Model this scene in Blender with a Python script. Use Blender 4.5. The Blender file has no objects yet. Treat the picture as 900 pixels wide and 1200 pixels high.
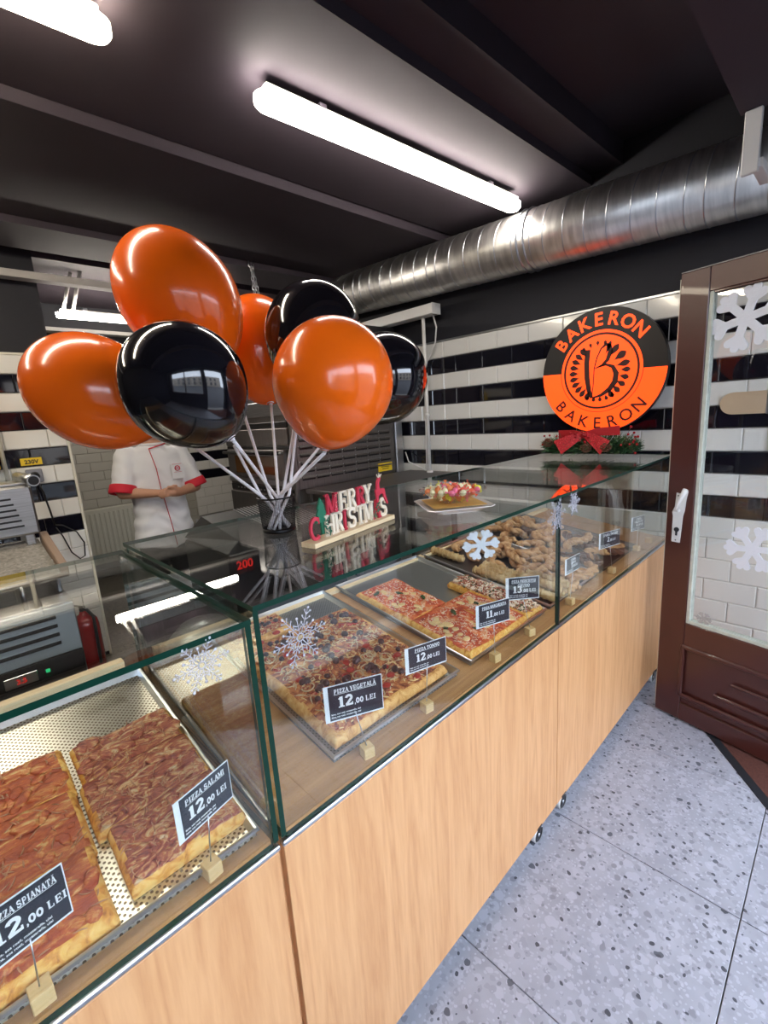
import bpy, bmesh, math, random
from mathutils import Vector, Matrix
random.seed(7)
sc = bpy.context.scene
col = sc.collection
PI = math.pi
rnd = random.uniform
R_ = math.radians

# ------------------------------------------------------------------ camera, view, world, lights
cam_d = bpy.data.cameras.new('camera'); cam = bpy.data.objects.new('camera', cam_d); col.objects.link(cam)
cam.matrix_world = Matrix(((0.7105046, 0.18757561, -0.67823197, -0.32257045),
                           (-0.70072367, 0.10015062, -0.70636831, -0.66),
                           (-0.06457211, 0.97713113, 0.20259615, 1.54510949),
                           (0, 0, 0, 1)))
cam_d.sensor_fit = 'VERTICAL'; cam_d.sensor_height = 24.0
cam_d.lens = 24.0 * 537.23 / 1200.0
cam_d.clip_start = 0.02
sc.camera = cam
sc.view_settings.view_transform = 'Standard'
sc.view_settings.look = 'None'
sc.view_settings.gamma = 1.0
sc.view_settings.exposure = 1.06

world = bpy.data.worlds.new('daylight'); sc.world = world; world.use_nodes = True
bg = world.node_tree.nodes['Background']
bg.inputs[0].default_value = (0.74, 0.84, 1.0, 1); bg.inputs[1].default_value = 4.8
LAMP_W = 14.5      # strength of the ceiling tubes

# ------------------------------------------------------------------ node helpers
def new_mat(name):
    m = bpy.data.materials.new(name); m.use_nodes = True
    nt = m.node_tree; b = nt.nodes['Principled BSDF']
    return m, nt, b
def N(nt, t, **kw):
    n = nt.nodes.new(t)
    for k, v in kw.items():
        if hasattr(n, k): setattr(n, k, v)
        else: n.inputs[k].default_value = v
    return n
def plain(name, c, rough=.5, metal=0.0, emit=None, es=0.0, coat=0.0, spec=None, noise=0.0, nscale=30, bump=0.0, bscale=80):
    m, nt, b = new_mat(name)
    b.inputs['Base Color'].default_value = (*c, 1); b.inputs['Roughness'].default_value = rough
    b.inputs['Metallic'].default_value = metal; b.inputs['Coat Weight'].default_value = coat
    if spec is not None: b.inputs['Specular IOR Level'].default_value = spec
    if emit: b.inputs['Emission Color'].default_value = (*emit, 1); b.inputs['Emission Strength'].default_value = es
    if noise or bump:
        tc = N(nt, 'ShaderNodeTexCoord'); nz = N(nt, 'ShaderNodeTexNoise'); nz.inputs['Scale'].default_value = nscale; nz.inputs['Detail'].default_value = 5
        nt.links.new(tc.outputs['Object'], nz.inputs['Vector'])
        if noise:
            mx = N(nt, 'ShaderNodeMix', data_type='RGBA')
            mx.inputs[6].default_value = (*[x*(1-noise) for x in c], 1); mx.inputs[7].default_value = (*[min(1, x*(1+noise)) for x in c], 1)
            nt.links.new(nz.outputs[0], mx.inputs[0]); nt.links.new(mx.outputs[2], b.inputs['Base Color'])
        if bump:
            nz2 = N(nt, 'ShaderNodeTexNoise'); nz2.inputs['Scale'].default_value = bscale; nz2.inputs['Detail'].default_value = 4
            nt.links.new(tc.outputs['Object'], nz2.inputs['Vector'])
            bp = N(nt, 'ShaderNodeBump'); bp.inputs['Strength'].default_value = bump; bp.inputs['Distance'].default_value = .004
            nt.links.new(nz2.outputs[0], bp.inputs['Height']); nt.links.new(bp.outputs[0], b.inputs['Normal'])
    return m
def ramp(nt, stops, interp='LINEAR'):
    r = N(nt, 'ShaderNodeValToRGB'); cr = r.color_ramp; cr.interpolation = interp
    while len(cr.elements) > 1: cr.elements.remove(cr.elements[-1])
    cr.elements[0].position = stops[0][0]; cr.elements[0].color = (*stops[0][1], 1)
    for p, c in stops[1:]:
        e = cr.elements.new(p); e.color = (*c, 1)
    return r
def brushed(name, c=(.55,.55,.56), rough=.32, stretch=(1,1,60)):
    m, nt, b = new_mat(name)
    b.inputs['Metallic'].default_value = 1.0
    tc = N(nt, 'ShaderNodeTexCoord'); mp = N(nt, 'ShaderNodeMapping'); mp.inputs['Scale'].default_value = stretch
    nz = N(nt, 'ShaderNodeTexNoise'); nz.inputs['Scale'].default_value = 6; nz.inputs['Detail'].default_value = 4
    nt.links.new(tc.outputs['Object'], mp.inputs[0]); nt.links.new(mp.outputs[0], nz.inputs['Vector'])
    r = ramp(nt, [(.3, tuple(x*.8 for x in c)), (.7, tuple(min(1, x*1.15) for x in c))])
    nt.links.new(nz.outputs[0], r.inputs[0]); nt.links.new(r.outputs[0], b.inputs['Base Color'])
    mr = N(nt, 'ShaderNodeMapRange'); mr.inputs[3].default_value = rough*.8; mr.inputs[4].default_value = rough*1.3
    nt.links.new(nz.outputs[0], mr.inputs[0]); nt.links.new(mr.outputs[0], b.inputs['Roughness'])
    return m
def wood(name, a, b_, scale=(14,14,1.1), dist=2.2, rough=.45):
    m, nt, b = new_mat(name)
    tc = N(nt, 'ShaderNodeTexCoord'); mp = N(nt, 'ShaderNodeMapping'); mp.inputs['Scale'].default_value = scale
    nt.links.new(tc.outputs['Object'], mp.inputs[0])
    nz = N(nt, 'ShaderNodeTexNoise'); nz.inputs['Scale'].default_value = 1.0; nz.inputs['Detail'].default_value = 3; nz.inputs['Distortion'].default_value = .6
    nt.links.new(mp.outputs[0], nz.inputs['Vector'])
    fine = N(nt, 'ShaderNodeTexNoise'); fine.inputs['Scale'].default_value = 12; fine.inputs['Detail'].default_value = 5
    nt.links.new(mp.outputs[0], fine.inputs['Vector'])
    mul = N(nt, 'ShaderNodeMath', operation='MULTIPLY'); mul.inputs[1].default_value = 9.0
    nt.links.new(nz.outputs[0], mul.inputs[0])
    fr = N(nt, 'ShaderNodeMath', operation='PINGPONG'); fr.inputs[1].default_value = 1.0
    nt.links.new(mul.outputs[0], fr.inputs[0])
    mx = N(nt, 'ShaderNodeMath', operation='MULTIPLY_ADD'); mx.inputs[1].default_value = .38
    nt.links.new(fr.outputs[0], mx.inputs[0])
    m2 = N(nt, 'ShaderNodeMath', operation='MULTIPLY'); m2.inputs[1].default_value = .62
    nt.links.new(fine.outputs[0], m2.inputs[0]); nt.links.new(m2.outputs[0], mx.inputs[2])
    r = ramp(nt, [(.18, b_), (.42, tuple((x+y)/2 for x, y in zip(a, b_))), (.75, a)])
    nt.links.new(mx.outputs[0], r.inputs[0]); nt.links.new(r.outputs[0], b.inputs['Base Color'])
    b.inputs['Roughness'].default_value = rough
    return m
def glass_face(name, tint=(.965,.985,.978), ior=1.5, rough=0.0, boost=0.0):
    m = bpy.data.materials.new(name); m.use_nodes = True; nt = m.node_tree; nt.nodes.clear()
    out = N(nt, 'ShaderNodeOutputMaterial'); mix = N(nt, 'ShaderNodeMixShader'); tr = N(nt, 'ShaderNodeBsdfTransparent'); gl = N(nt, 'ShaderNodeBsdfGlossy')
    tr.inputs[0].default_value = (*tint, 1); gl.inputs[0].default_value = (1,1,1,1); gl.inputs[1].default_value = rough
    # the Fresnel node inverts its IOR on back faces; thin panes are not refracting solids, so undo that there
    fr = N(nt, 'ShaderNodeFresnel'); ge = N(nt, 'ShaderNodeNewGeometry'); mr = N(nt, 'ShaderNodeMapRange'); mr.inputs[3].default_value = ior; mr.inputs[4].default_value = 1/ior
    nt.links.new(ge.outputs['Backfacing'], mr.inputs[0]); nt.links.new(mr.outputs[0], fr.inputs[0])
    nt.links.new(fr.outputs[0], mix.inputs[0]); nt.links.new(tr.outputs[0], mix.inputs[1]); nt.links.new(gl.outputs[0], mix.inputs[2]); nt.links.new(mix.outputs[0], out.inputs[0])
    return m
def mix_noise(name, stops, scale=30, detail=6, rough=.6, bump=.4, bdist=.003, dist=0.6, spec=.5, coat=0.0):
    m, nt, b = new_mat(name)
    tc = N(nt, 'ShaderNodeTexCoord'); nz = N(nt, 'ShaderNodeTexNoise'); nz.inputs['Scale'].default_value = scale; nz.inputs['Detail'].default_value = detail; nz.inputs['Distortion'].default_value = dist
    nt.links.new(tc.outputs['Object'], nz.inputs['Vector'])
    r = ramp(nt, stops); nt.links.new(nz.outputs[0], r.inputs[0]); nt.links.new(r.outputs[0], b.inputs['Base Color'])
    b.inputs['Roughness'].default_value = rough; b.inputs['Specular IOR Level'].default_value = spec; b.inputs['Coat Weight'].default_value = coat
    bp = N(nt, 'ShaderNodeBump'); bp.inputs['Strength'].default_value = bump; bp.inputs['Distance'].default_value = bdist
    nz2 = N(nt, 'ShaderNodeTexNoise'); nz2.inputs['Scale'].default_value = scale*2.2; nz2.inputs['Detail'].default_value = 4
    nt.links.new(tc.outputs['Object'], nz2.inputs['Vector']); nt.links.new(nz2.outputs[0], bp.inputs['Height']); nt.links.new(bp.outputs[0], b.inputs['Normal'])
    return m

# ------------------------------------------------------------------ materials
M = {}
M['oak'] = wood('oak_front', (.70,.385,.18), (.55,.265,.11), dist=2)
M['oak_flat'] = wood('oak_shelf', (.50,.265,.10), (.38,.185,.065), scale=(1.1,14,14))
M['block'] = wood('beech_block', (.72,.50,.24), (.58,.38,.16), scale=(3,30,30))
M['pine'] = wood('pine_base', (.85,.68,.42), (.74,.54,.30), scale=(2,30,30))
M['edge'] = plain('glass_edge', (.002,.032,.020), .3, spec=.25)
M['glass'] = glass_face('clear_glass')
M['glass_clean'] = glass_face('door_glass', tint=(.985,.99,.99))
M['steel'] = brushed('brushed_steel')
M['steel_dark'] = brushed('oven_steel', (.26,.24,.235), .42, (30,30,1))
M['alu'] = plain('aluminium', (.62,.64,.68), .28, 1.0)
M['alu_tray'] = plain('tray_metal', (.36,.37,.38), .33, 1.0, bump=.05)
M['dark_tray'] = plain('dark_tray_metal', (.16,.15,.15), .4, 1.0, bump=.05)
M['duct'] = brushed('galvanised_duct', (.82,.80,.77), .36, (.6,6,1.2))
M['ceiling'] = plain('ceiling_paint', (.031,.022,.031), .75, noise=.15, nscale=4)
M['blackwall'] = plain('black_wall_paint', (.012,.012,.018), .7)
M['pale'] = plain('pale_paint', (.42,.40,.38), .6)
M['tile_white'] = plain('white_glazed_tile', (.76,.75,.71), .12, coat=.3)
M['tile_black'] = plain('black_glazed_tile', (.006,.006,.012), .06, coat=.4)
M['tile_grey'] = plain('grey_glazed_tile', (.46,.44,.38), .2, coat=.2)
M['grout'] = plain('grout', (.34,.33,.31), .9)
M['cream_trim'] = plain('cream_edge_trim', (.72,.70,.60), .4)
M['orange_b'] = plain('orange_balloon_latex', (1.0,.155,.006), .2, coat=.3, spec=.5)
M['black_b'] = plain('black_balloon_latex', (.006,.006,.009), .09, coat=.6, spec=.6)
M['stick'] = plain('white_plastic_stick', (.82,.80,.83), .4)
M['black_metal'] = plain('black_metal', (.012,.012,.014), .4, .6)
M['black_plastic'] = plain('black_plastic', (.012,.012,.014), .35)
M['white_plastic'] = plain('white_plastic', (.78,.77,.75), .35)
M['tube'] = plain('lamp_diffuser', (1,1,1), .4, emit=(1.0,.93,.84), es=LAMP_W)
M['tube_far'] = plain('far_lamp_diffuser', (1,1,1), .4, emit=(1.0,.91,.80), es=LAMP_W*2.2)
M['tube_warm'] = plain('warm_lamp_diffuser', (1,1,1), .4, emit=(1.0,.88,.68), es=LAMP_W*1.2)
M['white_metal'] = plain('white_metal', (.75,.74,.72), .4)
M['brown'] = plain('brown_gloss_paint', (.070,.018,.014), .30, noise=.15, nscale=8, bump=.12, bscale=30, coat=.2)
M['worn_putty'] = plain('pale_sealant', (.55,.58,.50), .5, noise=.25, nscale=40)
M['skin'] = plain('skin', (.52,.27,.17), .5, noise=.08, nscale=40)
M['jacket'] = plain('white_cotton', (.72,.72,.74), .8, bump=.25, bscale=25)
M['red'] = plain('red_cotton', (.55,.010,.028), .7)
M['trouser'] = plain('black_cotton', (.010,.010,.014), .8)
M['hair'] = plain('dark_hair', (.02,.013,.01), .6)
M['red_paint'] = plain('red_gloss_paint', (.45,.012,.012), .25, coat=.5)
M['yellow'] = plain('yellow_label', (.80,.55,.02), .5)
M['sign_orange'] = plain('lit_orange_acrylic', (1.0,.085,.008), .35, emit=(1.0,.052,.004), es=.9)
M['sign_black'] = plain('sign_black_vinyl', (.014,.012,.012), .45)
M['sign_dark'] = plain('sign_dark_red_brown', (.05,.008,.006), .5)
M['card'] = plain('navy_black_card', (.018,.022,.036), .35)
M['card_edge'] = plain('white_card_edge', (.80,.83,.88), .4)
M['ink'] = plain('white_print', (.85,.86,.88), .5)
M['radiator'] = plain('cream_radiator', (.55,.54,.46), .4)
M['fir'] = mix_noise('fir_green', [(.3,(.006,.035,.012)), (.7,(.02,.11,.03))], 20, bump=.1)
M['fir_light'] = plain('light_fir_green', (.10,.20,.06), .6)
M['glitter_red'] = mix_noise('red_glitter', [(.35,(.30,.0,.006)), (.6,(.62,.008,.02)), (.8,(.9,.25,.22))], 160, rough=.35, bump=.8)
M['berry'] = plain('red_berry', (.35,.004,.008), .2, coat=.5)
M['cone'] = plain('brown_pine_cone', (.12,.045,.02), .7)
M['bow'] = plain('red_ribbon', (.38,.006,.01), .45)
M['toy_red'] = plain('red_painted_wood', (.60,.035,.07), .5)
M['toy_cream'] = plain('cream_painted_wood', (.86,.76,.60), .5)
M['toy_green'] = plain('green_painted_wood', (.015,.17,.09), .5)
M['ceramic'] = plain('white_ceramic', (.78,.74,.70), .2, coat=.4)
M['napkin'] = plain('golden_napkin', (.62,.36,.08), .6, noise=.3, nscale=60)
M['crystal'] = plain('glittering_clear_plastic', (.62,.62,.70), .15, spec=.8, coat=.6)
M['crystal'].node_tree.nodes['Principled BSDF'].inputs['Alpha'].default_value = .85
M['felt'] = plain('white_felt', (.78,.80,.86), .9, bump=.4)
M['glow_red'] = plain('red_led_digits', (.2,0,0), .5, emit=(1,.03,.02), es=.3)
M['glow_green'] = plain('green_led', (0,.1,0), .5, emit=(.02,.6,.2), es=.5)
M['stone'] = mix_noise('speckled_grey_plate', [(.3,(.16,.15,.13)), (.6,(.30,.28,.25)), (.8,(.42,.40,.36))], 60, bump=.1)
M['brown_mat'] = plain('brown_doormat', (.10,.032,.022), .95, noise=.4, nscale=90, bump=.6, bscale=200)
M['threshold'] = plain('dark_threshold_metal', (.05,.055,.065), .4, .6)
# food
def streaky(name, stops, scale, rough, bump, dist):
    m, nt, b = new_mat(name)
    tc = N(nt, 'ShaderNodeTexCoord'); mp = N(nt, 'ShaderNodeMapping'); mp.inputs['Scale'].default_value = scale; mp.inputs['Rotation'].default_value = (0,0,.25)
    nt.links.new(tc.outputs['Object'], mp.inputs[0])
    a = N(nt, 'ShaderNodeTexNoise'); a.inputs['Scale'].default_value = 1; a.inputs['Detail'].default_value = 10; a.inputs['Roughness'].default_value = .62; a.inputs['Distortion'].default_value = dist
    nt.links.new(mp.outputs[0], a.inputs['Vector'])
    r = ramp(nt, stops); nt.links.new(a.outputs[0], r.inputs[0]); nt.links.new(r.outputs[0], b.inputs['Base Color']); b.inputs['Roughness'].default_value = rough
    bp = N(nt, 'ShaderNodeBump'); bp.inputs['Strength'].default_value = bump; bp.inputs['Distance'].default_value = .006
    nt.links.new(a.outputs[0], bp.inputs['Height']); nt.links.new(bp.outputs[0], b.inputs['Normal'])
    return m
M['dough'] = mix_noise('baked_dough', [(.25,(.34,.11,.02)), (.45,(.66,.33,.09)), (.7,(.80,.50,.19))], 38, rough=.65, bump=.5, dist=1.4)
M['crust'] = mix_noise('pale_crust', [(.28,(.40,.13,.02)), (.42,(.70,.30,.045)), (.56,(.82,.47,.12)), (.78,(.86,.58,.20))], 38, rough=.65, bump=.5, dist=1.4)
M['salami'] = streaky('salami_cheese_top', [(.28,(.10,.015,.012)), (.40,(.26,.045,.03)), (.50,(.40,.095,.05)), (.54,(.50,.18,.075)), (.58,(.60,.31,.13)), (.64,(.66,.46,.27))], (16,34,20), .38, .7, 3.2)
M['spianata'] = streaky('spianata_top', [(.26,(.20,.02,.008)), (.42,(.38,.055,.018)), (.53,(.50,.10,.025)), (.60,(.62,.22,.06)), (.67,(.72,.44,.18))], (14,28,18), .36, .7, 2.8)
M['vegetal'] = mix_noise('vegetable_top', [(.28,(.07,.02,.01)), (.42,(.26,.06,.022)), (.52,(.50,.15,.045)), (.62,(.66,.32,.10)), (.76,(.72,.50,.28))], 34, 9, .45, .8, dist=1.6)
M['margherita'] = mix_noise('tomato_top', [(.28,(.30,.025,.008)), (.45,(.58,.07,.02)), (.56,(.74,.18,.05)), (.68,(.80,.45,.25)), (.8,(.82,.62,.42))], 30, 9, .4, .7, dist=1.2)
M['crudo'] = mix_noise('ham_and_greens_top', [(.28,(.035,.06,.015)), (.42,(.22,.13,.05)), (.52,(.60,.26,.16)), (.64,(.70,.55,.36)), (.78,(.80,.72,.56))], 34, 9, .5, .8, dist=1.4)
M['olive'] = plain('black_olive', (.045,.018,.022), .3, coat=.3)
M['onion'] = plain('pale_onion', (.64,.49,.29), .4, noise=.25, nscale=50)
M['cheese'] = plain('melted_cheese', (.80,.56,.26), .45)
M['cheese_red'] = plain('browned_cheese_shreds', (.50,.24,.13), .4, noise=.35, nscale=60)
M['tomato'] = plain('roasted_tomato', (.40,.02,.01), .3, coat=.3)
M['basil'] = plain('dark_basil', (.03,.07,.015), .5)
M['parm'] = plain('grated_cheese', (.84,.66,.50), .6)
M['pastry'] = mix_noise('pastry', [(.28,(.22,.08,.025)), (.45,(.46,.22,.08)), (.72,(.70,.44,.22))], 30, rough=.5, bump=.5)
M['roll'] = mix_noise('cheese_roll_pastry', [(.28,(.34,.18,.06)), (.5,(.54,.34,.14)), (.75,(.70,.52,.27))], 30, rough=.5, bump=.5)
M['choc'] = mix_noise('chocolate_pastry', [(.3,(.04,.015,.008)), (.6,(.13,.045,.02)), (.8,(.30,.13,.05))], 25, rough=.35, bump=.4)
for n_, c_ in (('pink',(.85,.16,.26)), ('yellowc',(.75,.75,.06)), ('orangec',(.95,.25,.08)), ('creamc',(.85,.74,.45)), ('coral',(.9,.14,.08))):
    M['candy_'+n_] = plain('candy_wrap_'+n_, c_, .25, coat=.5, noise=.3, nscale=90)
def bowl_mat():
    return glass_face('bowl_glass', tint=(.93,.94,.93), rough=.05)
M['bowl'] = bowl_mat()

def terrazzo(name, base, tint):
    m, nt, b = new_mat(name)
    tc = N(nt, 'ShaderNodeTexCoord')
    cur = None
    geo = tc.outputs['Object']
    nz = N(nt, 'ShaderNodeTexNoise'); nz.inputs['Scale'].default_value = 9; nz.inputs['Detail'].default_value = 6
    nt.links.new(geo, nz.inputs['Vector'])
    r0 = ramp(nt, [(.3, tuple(x*.86 for x in base)), (.7, tuple(min(1, x*1.1) for x in base))]); nt.links.new(nz.outputs[0], r0.inputs[0])
    cur = r0.outputs[0]
    nd = N(nt, 'ShaderNodeTexNoise'); nd.inputs['Scale'].default_value = 30; nt.links.new(geo, nd.inputs['Vector'])
    mv = N(nt, 'ShaderNodeMix', data_type='VECTOR'); mv.inputs[0].default_value = .02
    nt.links.new(geo, mv.inputs[4]); nt.links.new(nd.outputs[1], mv.inputs[5])
    for sc_, thr, keep, c1 in ((26, .40, .45, tuple(min(1, x*1.16) for x in base)), (44, .42, .50, tuple(x*.88 for x in base)), (90, .40, .55, tuple(min(1, x*1.15) for x in base)), (34, .30, .74, tuple(x*.68 for x in base)), (60, .30, .72, tuple(x*.66 for x in base)), (75, .30, .70, tuple(min(1, x*1.25) for x in base)), (24, .24, .88, tuple(x*.3 for x in tint)), (46, .28, .80, tuple(x*.2 for x in tint))):
        v = N(nt, 'ShaderNodeTexVoronoi'); v.inputs['Scale'].default_value = sc_; v.inputs['Randomness'].default_value = 1
        nt.links.new(mv.outputs[1], v.inputs['Vector'])
        lt = N(nt, 'ShaderNodeMath', operation='LESS_THAN'); lt.inputs[1].default_value = thr
        nt.links.new(v.outputs['Distance'], lt.inputs[0])
        sp = N(nt, 'ShaderNodeSeparateColor'); nt.links.new(v.outputs['Color'], sp.inputs[0])
        gt = N(nt, 'ShaderNodeMath', operation='GREATER_THAN'); gt.inputs[1].default_value = keep; nt.links.new(sp.outputs[0], gt.inputs[0])
        mu = N(nt, 'ShaderNodeMath', operation='MULTIPLY'); nt.links.new(lt.outputs[0], mu.inputs[0]); nt.links.new(gt.outputs[0], mu.inputs[1])
        mm = N(nt, 'ShaderNodeMix', data_type='RGBA'); nt.links.new(mu.outputs[0], mm.inputs[0]); nt.links.new(cur, mm.inputs[6]); mm.inputs[7].default_value = (*c1, 1)
        cur = mm.outputs[2]
    nt.links.new(cur, b.inputs['Base Color']); b.inputs['Roughness'].default_value = .42
    return m
M['terrazzo'] = terrazzo('terrazzo_grey', (.37,.375,.43), (.36,.38,.46))
M['terrazzo_brown'] = terrazzo('terrazzo_beige', (.22,.19,.155), (.3,.26,.2))

def perforated(name, base, hole, pitch, metal=1.0, rough=.3, r=.30):
    m, nt, b = new_mat(name)
    tc = N(nt, 'ShaderNodeTexCoord'); mp = N(nt, 'ShaderNodeMapping'); mp.inputs['Scale'].default_value = (1/pitch, 1/pitch, 1/pitch); mp.inputs['Rotation'].default_value = (0,0,R_(45))
    nt.links.new(tc.outputs['Object'], mp.inputs[0])
    fx = N(nt, 'ShaderNodeVectorMath', operation='FRACTION'); nt.links.new(mp.outputs[0], fx.inputs[0])
    sb = N(nt, 'ShaderNodeVectorMath', operation='SUBTRACT'); sb.inputs[1].default_value = (.5,.5,0); nt.links.new(fx.outputs[0], sb.inputs[0])
    ml = N(nt, 'ShaderNodeVectorMath', operation='MULTIPLY'); ml.inputs[1].default_value = (1,1,0); nt.links.new(sb.outputs[0], ml.inputs[0])
    ln = N(nt, 'ShaderNodeVectorMath', operation='LENGTH'); nt.links.new(ml.outputs[0], ln.inputs[0])
    lt = N(nt, 'ShaderNodeMath', operation='LESS_THAN'); lt.inputs[1].default_value = r; nt.links.new(ln.outputs['Value'], lt.inputs[0])
    mm = N(nt, 'ShaderNodeMix', data_type='RGBA'); mm.inputs[6].default_value = (*base, 1); mm.inputs[7].default_value = (*hole, 1)
    nt.links.new(lt.outputs[0], mm.inputs[0]); nt.links.new(mm.outputs[2], b.inputs['Base Color'])
    b.inputs['Roughness'].default_value = rough
    iv = N(nt, 'ShaderNodeMath', operation='SUBTRACT'); iv.inputs[0].default_value = 1.0; nt.links.new(lt.outputs[0], iv.inputs[1])
    mt = N(nt, 'ShaderNodeMath', operation='MULTIPLY'); mt.inputs[1].default_value = metal; nt.links.new(iv.outputs[0], mt.inputs[0]); nt.links.new(mt.outputs[0], b.inputs['Metallic'])
    return m
M['perf'] = perforated('perforated_alu', (.74,.72,.66), (.13,.09,.05), .0085)
M['perf_small'] = perforated('perforated_tray_grey', (.40,.41,.42), (.17,.17,.17), .008, r=.24)

# ------------------------------------------------------------------ geometry helpers
class MB:
    def __init__(s): s.v = []; s.f = []; s.mi = []; s.sm = []
    def add(s, vs, fs, mi=0, smooth=False):
        o = len(s.v); s.v += [tuple(v) for v in vs]
        for k, f in enumerate(fs):
            s.f.append(tuple(i+o for i in f)); s.mi.append(mi[k] if isinstance(mi, (list, tuple)) else mi); s.sm.append(smooth)
        return s
    def box(s, c, d, mi=0, rot=None, b=0.0):
        hx, hy, hz = d[0]/2, d[1]/2, d[2]/2
        if b > 0:
            b = min(b, hx*.9, hy*.9, hz*.9)
            bm = bmesh.new(); bmesh.ops.create_cube(bm, size=1)
            for v in bm.verts: v.co = Vector((v.co.x*d[0], v.co.y*d[1], v.co.z*d[2]))
            bmesh.ops.bevel(bm, geom=bm.edges[:], offset=b, segments=1, affect='EDGES')
            vs = [v.co.copy() for v in bm.verts]; fs = [[v.index for v in f.verts] for f in bm.faces]; bm.free()
        else:
            vs = [Vector((x*hx, y*hy, z*hz)) for x in (-1,1) for y in (-1,1) for z in (-1,1)]
            fs = [(0,1,3,2),(4,6,7,5),(0,4,5,1),(2,3,7,6),(0,2,6,4),(1,5,7,3)]
        if rot is not None:
            vs = [rot @ v for v in vs]
        c = Vector(c)
        return s.add([v+c for v in vs], fs, mi)
    def tube(s, pts, r, n=8, mi=0, cap=True, smooth=True):
        pts = [Vector(p) for p in pts]; m = len(pts)
        rs = r if isinstance(r, (list, tuple)) else [r]*m
        t0 = (pts[1]-pts[0]).normalized()
        up = Vector((0,0,1)) if abs(t0.z) < .9 else Vector((1,0,0))
        nrm = t0.cross(up).normalized(); vs = []
        for i, p in enumerate(pts):
            t = (pts[min(i+1, m-1)]-pts[max(i-1, 0)]).normalized()
            nrm = (nrm - t*nrm.dot(t)).normalized(); bn = t.cross(nrm)
            for k in range(n):
                a = 2*PI*k/n; vs.append(p + (nrm*math.cos(a)+bn*math.sin(a))*rs[i])
        fs = []
        for i in range(m-1):
            for k in range(n):
                k2 = (k+1) % n; fs.append((i*n+k, i*n+k2, (i+1)*n+k2, (i+1)*n+k))
        s.add(vs, fs, mi, smooth)
        if cap:
            o = len(s.v)-m*n
            s.f.append(tuple(o+k for k in reversed(range(n)))); s.mi.append(mi); s.sm.append(False)
            s.f.append(tuple(o+(m-1)*n+k for k in range(n))); s.mi.append(mi); s.sm.append(False)
        return s
    def ring(s, c, R, r, n=24, m=6, axis='z', mi=0, mat=None):
        vs = []; fs = []
        for i in range(n):
            a = 2*PI*i/n
            for j in range(m):
                b = 2*PI*j/m; q = Vector(((R+r*math.cos(b))*math.cos(a), (R+r*math.cos(b))*math.sin(a), r*math.sin(b)))
                if axis == 'x': q = Vector((q.z, q.x, q.y))
                if axis == 'y': q = Vector((q.x, q.z, q.y))
                if mat is not None: q = mat @ q
                vs.append(q+Vector(c))
        for i in range(n):
            for j in range(m):
                fs.append((i*m+j, ((i+1) % n)*m+j, ((i+1) % n)*m+(j+1) % m, i*m+(j+1) % m))
        return s.add(vs, fs, mi, True)
    def lathe(s, prof, n=24, c=(0,0,0), mi=0, mat=None, smooth=True, close=True):
        vs = []; fs = []; m = len(prof)
        for i in range(n):
            a = 2*PI*i/n
            for r, z in prof:
                q = Vector((r*math.cos(a), r*math.sin(a), z))
                if mat is not None: q = mat @ q
                vs.append(q+Vector(c))
        for i in range(n):
            i2 = (i+1) % n
            for j in range(m-1): fs.append((i*m+j, i2*m+j, i2*m+j+1, i*m+j+1))
        return s.add(vs, fs, mi, smooth)
    def prism(s, poly, z0, z1, mi=0, M_=None):
        n = len(poly); vs = [Vector((x, y, z0)) for x, y in poly]+[Vector((x, y, z1)) for x, y in poly]
        if M_ is not None: vs = [M_ @ v for v in vs]
        fs = [tuple(reversed(range(n))), tuple(range(n, 2*n))]+[(i, (i+1) % n, n+(i+1) % n, n+i) for i in range(n)]
        return s.add(vs, fs, mi)
    def ell(s, c, d, n=10, m=7, mi=0, rot=None):
        vs = []; fs = []
        for j in range(1, m):
            b = PI*j/m
            for i in range(n):
                a = 2*PI*i/n; q = Vector((math.sin(b)*math.cos(a)*d[0], math.sin(b)*math.sin(a)*d[1], math.cos(b)*d[2]))
                vs.append(q)
        vs.append(Vector((0,0,d[2]))); vs.append(Vector((0,0,-d[2])))
        t, bt = len(vs)-2, len(vs)-1
        for j in range(m-2):
            for i in range(n):
                i2 = (i+1) % n; fs.append((j*n+i, (j+1)*n+i, (j+1)*n+i2, j*n+i2))
        for i in range(n):
            i2 = (i+1) % n; fs.append((t, i, i2)); fs.append((bt, (m-2)*n+i2, (m-2)*n+i))
        if rot is not None: vs = [rot @ v for v in vs]
        return s.add([v+Vector(c) for v in vs], fs, mi, True)
    def mesh(s, name, mats):
        me = bpy.data.meshes.new(name); me.from_pydata(s.v, [], s.f)
        for m in (mats if isinstance(mats, (list, tuple)) else [mats]): me.materials.append(m)
        me.polygons.foreach_set('material_index', s.mi); me.polygons.foreach_set('use_smooth', s.sm)
        me.update(); return me
    def build(s, name, mats, parent=None, loc=None):
        return link(name, s.mesh(name, mats), parent, loc)
def link(name, me, parent=None, loc=None):
    o = bpy.data.objects.new(name, me); col.objects.link(o)
    if parent: o.parent = parent
    if loc is not None: o.location = loc
    return o
def tag(o, label=None, cat=None, group=None, kind=None):
    if label: o['label'] = label
    if cat: o['category'] = cat
    if group: o['group'] = group
    if kind: o['kind'] = kind
    return o
def thing(name, label, cat, loc=(0,0,0), rz=0, group=None):
    o = bpy.data.objects.new(name, None); o.empty_display_size = .05; col.objects.link(o)
    o.location = loc; o.rotation_euler = (0,0,rz)
    return tag(o, label, cat, group)
def dup(root, loc, rz=None, label=None, rot=None):
    r = root.copy(); col.objects.link(r); r.location = loc
    if rz is not None: r.rotation_euler = (0,0,rz)
    if rot is not None: r.rotation_euler = rot
    if label: r['label'] = label
    for ch in list(root.children):
        c = ch.copy(); col.objects.link(c); c.parent = r
        for g in ch.children:
            d = g.copy(); col.objects.link(d); d.parent = c
    return r
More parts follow.
